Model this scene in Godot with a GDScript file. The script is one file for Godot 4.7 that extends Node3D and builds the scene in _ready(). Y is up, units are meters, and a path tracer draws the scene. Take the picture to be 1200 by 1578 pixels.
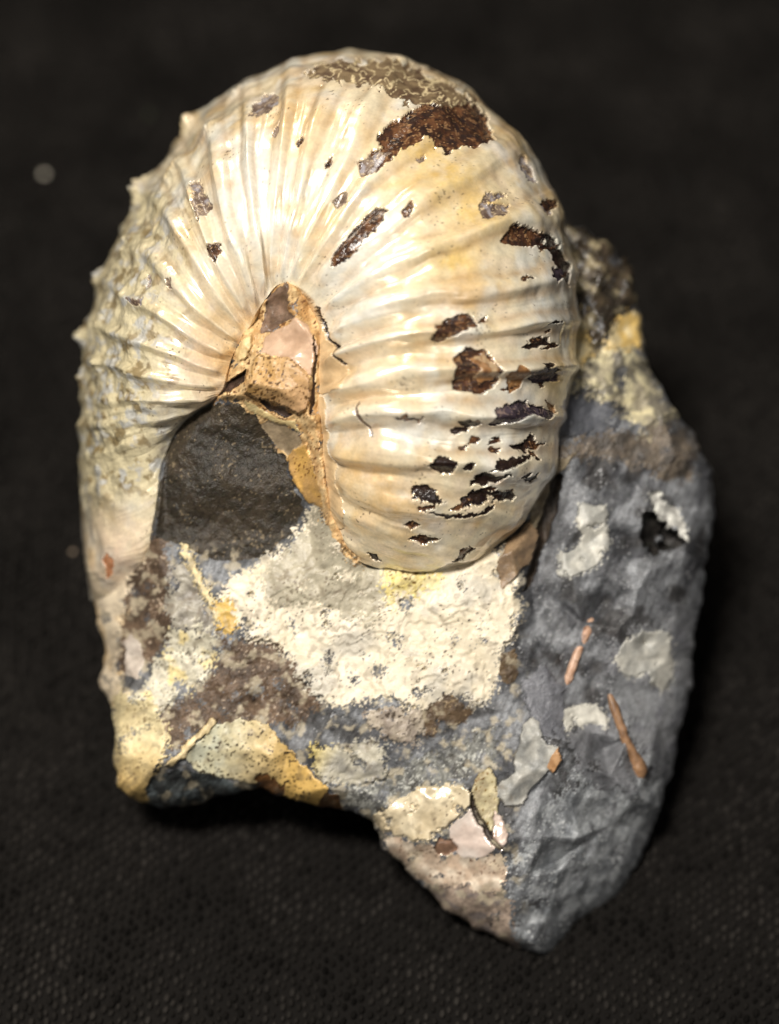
extends Node3D
# An ammonite in its broken piece of rock, lying on black woven cloth.
# The fossil is modelled in its own axes: x to its right, y up its long side, z out of its front face.
# Lengths in that model are "units" of 0.08 mm (UNIT); its drawing sheet runs x 0..1200, y 0..1578 downwards.

const UNIT := 0.00008
const REACH := 4000.0          # units between the fossil's middle and the lens: the drawing sheet is read at that distance
const PITCH := 56.0            # the lens looks down this many degrees
const REST := -470.0           # height of the cloth in units, measured along the world's up from the fossil's middle

var up_y := cos(deg_to_rad(PITCH))
var up_z := sin(deg_to_rad(PITCH))
var na := FastNoiseLite.new()
var nb := FastNoiseLite.new()
var nc := FastNoiseLite.new()
var mats := {}
var fossil: Node3D


func _ready() -> void:
	camera_and_light()
	for n in [na, nb, nc]:
		n.noise_type = FastNoiseLite.TYPE_SIMPLEX_SMOOTH
		n.frequency = 1.0
		n.fractal_type = FastNoiseLite.FRACTAL_NONE
	na.seed = 11
	nb.seed = 23
	nc.seed = 37
	nb.fractal_type = FastNoiseLite.FRACTAL_FBM
	nb.fractal_octaves = 4
	make_materials()
	build_cloth()
	fossil = Node3D.new()
	fossil.name = "ammonite_fossil"
	add_child(fossil)
	fossil.transform = Transform3D(tilt(), Vector3(0, -REST * UNIT, 0))
	fossil.set_meta("label", "pearly cream ribbed ammonite half embedded in a broken grey rock, on black cloth")
	fossil.set_meta("category", "fossil")
	build_rock()
	build_shell()
	build_slivers()
	build_lint()


func tilt() -> Basis:
	return Basis(Vector3.RIGHT, -deg_to_rad(PITCH))


func camera_and_light() -> void:
	var cam := Camera3D.new()
	cam.name = "camera"
	cam.fov = rad_to_deg(2.0 * atan(789.0 / REACH))
	cam.near = 0.02
	cam.far = 20.0
	add_child(cam)
	cam.transform = Transform3D(tilt(), tilt() * Vector3(0, 0, REACH * UNIT) + Vector3(0, -REST * UNIT, 0))
	cam.current = true
	var lens := CameraAttributesPhysical.new()
	lens.frustum_focal_length = 50.0
	lens.exposure_aperture = 50.0 / 11.0
	lens.frustum_focus_distance = (REACH - 95.0) * UNIT
	cam.attributes = lens
	cam.fov = rad_to_deg(2.0 * atan(789.0 / REACH))
	var env := Environment.new()
	env.background_mode = Environment.BG_COLOR
	env.background_color = Color(0.27, 0.265, 0.26)
	env.tonemap_mode = Environment.TONE_MAPPER_LINEAR
	env.tonemap_exposure = 1.07
	env.sdfgi_enabled = true
	env.ssao_enabled = true
	env.ssil_enabled = true
	var we := WorldEnvironment.new()
	we.name = "surroundings"
	we.environment = env
	add_child(we)
	# the room's ceiling lamp, almost overhead, and two weaker ones further off
	area_lamp("ceiling_lamp", Vector3(-0.13, 0.62, 0.13), Vector2(0.13, 0.08), 0.57, Color(1.0, 0.975, 0.94))
	area_lamp("far_lamp", Vector3(-0.25, 0.50, -0.55), Vector2(0.20, 0.10), 0.15, Color(1.0, 0.94, 0.86))
	area_lamp("front_lamp", Vector3(0.40, 0.55, 0.50), Vector2(0.20, 0.20), 0.055, Color(1.0, 0.98, 0.96))


func area_lamp(called: String, at: Vector3, size: Vector2, energy: float, color: Color) -> void:
	var l := AreaLight3D.new()
	l.name = called
	l.area_size = size
	l.area_normalize_energy = true
	l.light_energy = energy
	l.light_color = color
	l.shadow_enabled = true
	add_child(l)
	l.look_at_from_position(at, Vector3(0, 0.03, 0), Vector3.BACK)


# ---------------------------------------------------------------- helpers

func lin(r: float, g: float, b: float) -> Color:
	return Color(r / 255.0, g / 255.0, b / 255.0).srgb_to_linear()


func at(px: float, py: float, z: float) -> Vector3:
	var k := 1.0 - z / REACH
	return Vector3((px - 600.0) * k, (789.0 - py) * k, z) * UNIT


func relief(seed_: int, freq: float, octaves: int) -> NoiseTexture2D:
	var n := FastNoiseLite.new()
	n.seed = seed_
	n.noise_type = FastNoiseLite.TYPE_SIMPLEX_SMOOTH
	n.frequency = freq
	n.fractal_octaves = octaves
	var t := NoiseTexture2D.new()
	t.width = 512
	t.height = 512
	t.seamless = true
	t.noise = n
	return t


func make_materials() -> void:
	var fine := relief(3, 0.03, 4)
	var coarse := relief(5, 0.05, 5)
	for a in [["nacre", 0.28, 0.9, fine, 0.0012, 60.0, 1.0], ["mould", 0.22, 0.5, coarse, 0.012, 60.0, 0.3], ["rock", 0.50, 0.5, coarse, 0.012, 140.0, 0.0], ["crust", 0.42, 0.5, coarse, 0.005, 140.0, 0.0], ["gloss", 0.25, 0.5, fine, 0.004, 60.0, 0.4], ["cloth", 0.95, 0.15, null, 0.0, 60.0, 0.0]]:
		var m := StandardMaterial3D.new()
		m.resource_name = a[0]
		m.vertex_color_use_as_albedo = true
		m.roughness = a[1]
		m.metallic_specular = a[2]
		if a[3]:
			m.heightmap_enabled = true
			m.heightmap_texture = a[3]
			m.heightmap_scale = a[4]
			m.uv1_triplanar = true
			m.uv1_scale = Vector3.ONE * a[5]
		if a[6] > 0.0:
			m.clearcoat_enabled = true
			m.clearcoat = a[6]
			m.clearcoat_roughness = 0.2
		if a[0] == "nacre":
			m.metallic = 0.16
		mats[a[0]] = m


func put(parent: Node, called: String, mesh: Mesh, material: Material, label := "") -> MeshInstance3D:
	var o := MeshInstance3D.new()
	o.name = called
	o.mesh = mesh
	o.material_override = material
	if label:
		o.set_meta("label", label)
	parent.add_child(o, true)
	return o


func array_mesh(v: PackedVector3Array, n: PackedVector3Array, c: PackedColorArray, ix: PackedInt32Array) -> ArrayMesh:
	var a := []
	a.resize(Mesh.ARRAY_MAX)
	a[Mesh.ARRAY_VERTEX] = v
	a[Mesh.ARRAY_NORMAL] = n
	a[Mesh.ARRAY_COLOR] = c
	a[Mesh.ARRAY_INDEX] = ix
	var m := ArrayMesh.new()
	m.add_surface_from_arrays(Mesh.PRIMITIVE_TRIANGLES, a)
	return m


func poly(flat: Array) -> PackedVector2Array:
	var p := PackedVector2Array()
	for i in range(0, flat.size(), 2):
		p.append(Vector2(flat[i], flat[i + 1]))
	return p


# Marks in a byte grid where a ragged outline lies.
func mark(grid: PackedByteArray, w: int, h: int, x0: float, y0: float, st: float, p: PackedVector2Array, id: int, ragged: float, grain: float) -> void:
	var lo := p[0]
	var hi := p[0]
	for q in p:
		lo = lo.min(q)
		hi = hi.max(q)
	var i0 := maxi(0, int((lo.x - ragged - x0) / st))
	var i1 := mini(w - 1, int((hi.x + ragged - x0) / st) + 1)
	var j0 := maxi(0, int((lo.y - ragged - y0) / st))
	var j1 := mini(h - 1, int((hi.y + ragged - y0) / st) + 1)
	var off := id * 7.3
	for j in range(j0, j1 + 1):
		var y := y0 + j * st
		for i in range(i0, i1 + 1):
			var x := x0 + i * st
			var q := Vector2(x + ragged * (0.55 * na.get_noise_2d(x * grain + off, y * grain) + 0.3 * nc.get_noise_2d(x * grain * 2.7 + off, y * grain * 2.7)), y + ragged * (0.55 * na.get_noise_2d(x * grain, y * grain + off + 50.0) + 0.3 * nc.get_noise_2d(x * grain * 2.7, y * grain * 2.7 + off + 50.0)))
			if ragged >= 7.0 and st > 1.5 and na.get_noise_2d(x * 0.03 + off, y * 0.03 + 200.0) + 0.3 * nb.get_noise_2d(x * 0.1, y * 0.1) < -0.68:
				continue
			if Geometry2D.is_point_in_polygon(q, p):
				grid[j * w + i] = id


# Colour of one kind of surface at a place (in units): two tones in patches, fine grain, specks.
func tone(k: Dictionary, x: float, y: float, z: float) -> Color:
	var f: float = k.get("size", 0.02)
	var m := clampf(0.5 + 1.9 * nb.get_noise_3d(x * f, y * f, z * f), 0.0, 1.0)
	var a: Color = k.a
	var b: Color = k.b
	var c := a.lerp(b, m)
	if k.has("c"):
		var d: float = nb.get_noise_3d(x * f * 0.8 + 90.0, y * f * 0.8, z * f * 0.8)
		var e: Color = k.c
		c = c.lerp(e, smoothstep(0.05, 0.35, d) * float(k.get("much", 0.8)))
	if k.has("veins"):
		var wx := x + 9.0 * na.get_noise_2d(x * 0.05, y * 0.05)
		var wy := y + 9.0 * na.get_noise_2d(x * 0.05 + 60.0, y * 0.05)
		var vf: float = k.get("vein", 0.06)
		var thin: float = k.get("thin", 1.0)
		var line := absf(nc.get_noise_2d(wx * vf, wy * vf * 1.3)) / thin
		var e4: Color = k.veins
		c = c.lerp(e4, 1.0 - smoothstep(0.06, 0.16, line))
	if k.has("to"):
		var way: Array = k.to
		var t := clampf(((x - way[0]) * (way[2] - way[0]) + (y - way[1]) * (way[3] - way[1])) / ((way[2] - way[0]) ** 2 + (way[3] - way[1]) ** 2), 0.0, 1.0)
		var e2: Color = way[4]
		c = c.lerp(e2, t)
	var g: float = k.get("grain", 0.2)
	var s := 1.0 + g * (0.7 * na.get_noise_3d(x * 0.23, y * 0.23, z * 0.23) + 0.6 * nc.get_noise_3d(x * 0.09, y * 0.09, z * 0.09))
	c = Color(c.r * s, c.g * s, c.b * s)
	if k.has("streak"):
		var st := float(k.streak) * (na.get_noise_2d(x * 0.075 + y * 0.035, y * 0.014 - x * 0.006) + 0.6 * nc.get_noise_2d(x * 0.17 + y * 0.08, y * 0.03))
		c = Color(c.r * (1.0 + st), c.g * (1.0 + st), c.b * (1.0 + st))
	if k.has("speck"):
		var thr: float = k.get("rare", 0.55)
		var q := nc.get_noise_3d(x * 0.14 + 7.0, y * 0.14, z * 0.14) + 0.35 * na.get_noise_3d(x * 0.02, y * 0.02, z * 0.02 + 5.0)
		var e3: Color = k.speck
		c = c.lerp(e3, smoothstep(thr, thr + 0.12, q))
	return c


# ---------------------------------------------------------------- the cloth

func cloth_height(x: float, z: float) -> float:
	var far := smoothstep(0.02, 0.12, -z) + smoothstep(0.06, 0.1, absf(x))
	return (0.0012 * far * na.get_noise_2d(x * 9.0, z * 16.0) + 0.0005 * far * na.get_noise_2d(x * 25.0 + 9.0, z * 40.0)) - 0.0006


func build_cloth() -> void:
	var n := 160
	var v := PackedVector3Array()
	var nn := PackedVector3Array()
	var c := PackedColorArray()
	var ix := PackedInt32Array()
	for j in n + 1:
		for i in n + 1:
			var a := (i * 2.0 / n - 1.0)
			var b := (j * 2.0 / n - 1.0)
			var x := a * (0.15 + 0.55 * a * a)
			var z := b * (0.15 + 0.55 * b * b) - 0.05
			v.append(Vector3(x, cloth_height(x, z) - 0.0003, z))
			var e := 0.001
			nn.append(Vector3(cloth_height(x - e, z) - cloth_height(x + e, z), 2 * e, cloth_height(x, z - e) - cloth_height(x, z + e)).normalized())
			c.append(Color.WHITE)
			if i < n and j < n:
				var k := j * (n + 1) + i
				ix.append_array([k, k + 1, k + n + 1, k + 1, k + n + 2, k + n + 1])
	var ground: StandardMaterial3D = mats.cloth.duplicate()
	ground.albedo_color = Color(0.0085, 0.0077, 0.0070).linear_to_srgb()
	var yarn: StandardMaterial3D = mats.cloth.duplicate()
	yarn.albedo_color = Color(0.0300, 0.0270, 0.0240).linear_to_srgb()
	var cloth := put(self, "black_cloth", array_mesh(v, nn, c, ix), ground)
	cloth.set_meta("kind", "structure")
	cloth.set_meta("label", "black woven cloth under the fossil, coarse weave, blurred towards the back")
	# the raised yarns of the weave
	var rng := RandomNumberGenerator.new()
	rng.seed = 5
	var places: Array[Transform3D] = []
	var tints: Array[Color] = []
	var px := 12.2 * UNIT
	var pz := 18.5 * UNIT
	for j in range(-97, 44):
		for i in range(-79, 80):
			var x := (i + 0.2 * rng.randf_range(-1, 1)) * px
			var z := (j + (0.5 if i % 2 else 0.0) + 0.16 * rng.randf_range(-1, 1)) * pz
			x += 0.0012 * na.get_noise_2d(z * 14.0, 3.0) + 0.0004 * na.get_noise_2d(z * 60.0, x * 20.0)
			z += 0.0016 * na.get_noise_2d(x * 12.0, 40.0) + 0.0004 * na.get_noise_2d(x * 70.0, z * 20.0 + 8.0)
			var b := Basis(Vector3.UP, rng.randf_range(-0.15, 0.15) + 0.3 * na.get_noise_2d(x * 90.0, z * 90.0) - 0.25) * Basis(Vector3.RIGHT, rng.randf_range(-0.2, 0.3))
			var s := rng.randf_range(0.7, 1.15)
			places.append(Transform3D(b.scaled_local(Vector3(4.5, 5.0, 7.0) * UNIT * s), Vector3(x, cloth_height(x, z), z)))
			var t := rng.randf_range(0.35, 1.3) * (1.0 + 0.6 * na.get_noise_2d(x * 60.0, z * 60.0))
			tints.append(Color(0.5 * t, 0.5 * t, 0.5 * t))
	var bump := SphereMesh.new()
	bump.radius = 1.0
	bump.height = 2.0
	bump.radial_segments = 12
	bump.rings = 7
	var mm := MultiMesh.new()
	mm.transform_format = MultiMesh.TRANSFORM_3D
	mm.use_colors = true
	mm.mesh = bump
	mm.instance_count = places.size()
	for i in places.size():
		mm.set_instance_transform(i, places[i])
		mm.set_instance_color(i, tints[i])
	var o := MultiMeshInstance3D.new()
	o.name = "weave"
	o.multimesh = mm
	o.material_override = yarn
	o.set_meta("kind", "stuff")
	cloth.add_child(o)


# ---------------------------------------------------------------- the rock

const GX := 110.0
const GY := 325.0
const ST := 2.0
const GW := 505
const GH := 580

# x, y, height of the corners of the rock's facets
const CORNERS := [
	# broken front with the cream layer
	300, 860, -2, 400, 865, 2, 470, 800, 14, 560, 880, 22, 660, 890, 22, 740, 870, 18, 790, 850, 8, 420, 930, 10, 520, 960, 16, 640, 980, 22, 730, 980, 22, 800, 900, 6, 803, 950, 8, 795, 1000, 8, 780, 1045, 8, 740, 1085, 10,
	340, 950, 8, 390, 990, 10, 460, 1040, 12, 500, 1085, 14, 580, 1085, 22, 650, 1090, 20,
	# section of the whorl
	370, 622, 62, 330, 628, 54, 275, 665, 22, 250, 720, 4, 242, 790, -10, 250, 835, -10, 340, 730, 46, 400, 760, 38, 300, 770, 24, 440, 700, 40, 405, 655, 58, 345, 680, 34, 320, 810, 2, 420, 820, 8,
	# left side
	225, 850, -40, 258, 900, -12, 262, 960, -6, 230, 1015, -40, 195, 930, -80, 190, 1010, -86, 170, 1060, -110, 190, 1075, -30, 230, 1080, -14, 250, 1120, -6, 180, 1140, -44, 182, 1210, -60, 240, 1180, -2, 215, 1236, -80, 300, 1070, 0, 340, 1010, 4,
	# ridge, yellow face and the dark underside
	268, 1172, 8, 330, 1108, 18, 410, 1114, 14, 345, 1160, 6, 420, 1170, 14, 300, 1190, -12, 245, 1195, -22, 345, 1202, -20, 400, 1212, -30, 500, 1215, 6, 500, 1243, -34, 300, 1240, -90, 245, 1243, -80, 400, 1085, 2, 470, 1115, 4, 450, 1228, -24,
	# grey band and granular band
	480, 1150, 14, 600, 1160, 16, 600, 1205, 8, 545, 1248, -24, 578, 1262, -20, 540, 1220, 0, 660, 1130, 12, 720, 1110, 2, 690, 1170, 14, 640, 1215, 14, 720, 1195, 20,
	# nacre corner at the bottom
	722, 1214, 30, 600, 1250, 4, 640, 1296, 6, 700, 1300, 2, 740, 1260, 24, 765, 1305, 24, 775, 1345, 10, 610, 1315, -26, 665, 1362, -34, 700, 1412, -52, 660, 1375, -46, 770, 1372, 2, 760, 1444, -62, 792, 1400, -16, 835, 1472, -84, 790, 1430, -36, 590, 1300, -28,
	# ridge between the nacre and the grey face
	775, 1240, 20, 800, 1200, 22, 830, 1130, 18, 800, 1290, 22, 810, 1350, 6, 840, 1040, -4, 815, 1090, 4, 865, 1150, 26, 856, 1195, 22,
	# grey face on the right
	860, 730, -40, 840, 830, -34, 818, 905, -28, 835, 790, -40, 825, 960, -34, 870, 870, -22, 900, 780, -30, 930, 850, -36, 960, 760, -60, 985, 830, -80, 1000, 720, -84, 1060, 830, -110, 1098, 780, -170, 1090, 850, -170, 1000, 880, -46, 1078, 935, -170, 975, 945, -36, 930, 925, -58, 1040, 920, -100, 900, 960, -38, 870, 1050, -26, 940, 1060, -44, 950, 1010, -40, 1000, 1040, -74, 1063, 1080, -160, 1040, 990, -110, 965, 1140, -44, 890, 1110, -32, 900, 1180, 6, 940, 1195, -16, 930, 1155, -56, 980, 1225, -44, 862, 1260, -18, 858, 1330, -44, 835, 1290, 16, 892, 1290, -16, 1000, 1180, -70, 1036, 1190, -150, 930, 1220, -34, 880, 1240, -2, 900, 1300, -40, 1003, 1285, -150, 860, 1340, -20, 920, 1330, -70, 980, 1335, -150, 900, 1420, -140, 850, 1400, -50,
	# top right, behind the shell
	870, 345, -190, 905, 352, -180, 940, 378, -180, 965, 402, -186, 985, 480, -180, 990, 540, -180, 930, 420, -140, 930, 500, -120, 890, 560, -84, 960, 560, -130, 890, 610, -56, 945, 640, -80, 1012, 598, -170, 1020, 640, -120, 1065, 665, -180, 1040, 700, -110, 850, 690, -36, 880, 705, -30, 940, 690, -60, 1095, 720, -180, 860, 640, -40,
	# under the shell
	700, 400, -120, 760, 600, -100, 700, 760, -60, 600, 600, -60, 560, 700, -40, 600, 400, -120, 500, 330, -160, 300, 430, -260, 220, 600, -300, 190, 760, -240, 140, 870, -170, 148, 950, -160, 162, 1010, -156, 152, 1050, -150, 216, 862, -52, 820, 500, -150, 820, 720, -60, 250, 500, -240, 620, 820, -20, 760, 800, -30, 600, 200, -260,
	# umbilicus
	440, 438, 130, 430, 470, 104, 410, 500, 92, 455, 488, 124, 440, 530, 118, 485, 530, 140, 395, 550, 112, 440, 555, 134, 480, 590, 142, 385, 590, 118, 430, 600, 134, 475, 640, 128, 376, 610, 96, 355, 590, 70, 340, 612, 66, 375, 530, 92, 490, 650, 124, 495, 700, 104, 500, 750, 84, 470, 700, 78, 465, 750, 46, 510, 795, 62, 545, 855, 38, 440, 650, 90, 400, 470, 80, 520, 600, 90, 540, 520, 60, 540, 700, 40, 380, 480, 40, 340, 540, 10, 300, 600, -60, 560, 800, -10, 500, 470, 90
]

const OUTLINE := [
	154, 1048, 172, 1092, 178, 1130, 176, 1180, 180, 1212, 215, 1238, 245, 1243, 300, 1240, 340, 1228, 395, 1212, 440, 1230, 500, 1245, 545, 1250, 578, 1265, 590, 1305, 620, 1335, 660, 1375, 700, 1412, 750, 1437, 800, 1462, 840, 1474, 868, 1455, 900, 1420, 945, 1385, 980, 1335, 1003, 1285, 1035, 1190, 1050, 1120, 1063, 1080, 1072, 980, 1078, 935, 1090, 850, 1103, 790, 1095, 720, 1065, 665, 1040, 630, 1020, 598, 1000, 570, 990, 520, 985, 480, 976, 432, 968, 394, 955, 400, 938, 370, 916, 368, 900, 349, 884, 353, 868, 338, 830, 340, 700, 335, 500, 335, 330, 360, 240, 480, 190, 600, 150, 760, 130, 840, 138, 900, 150, 958, 162, 1005
]


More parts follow.
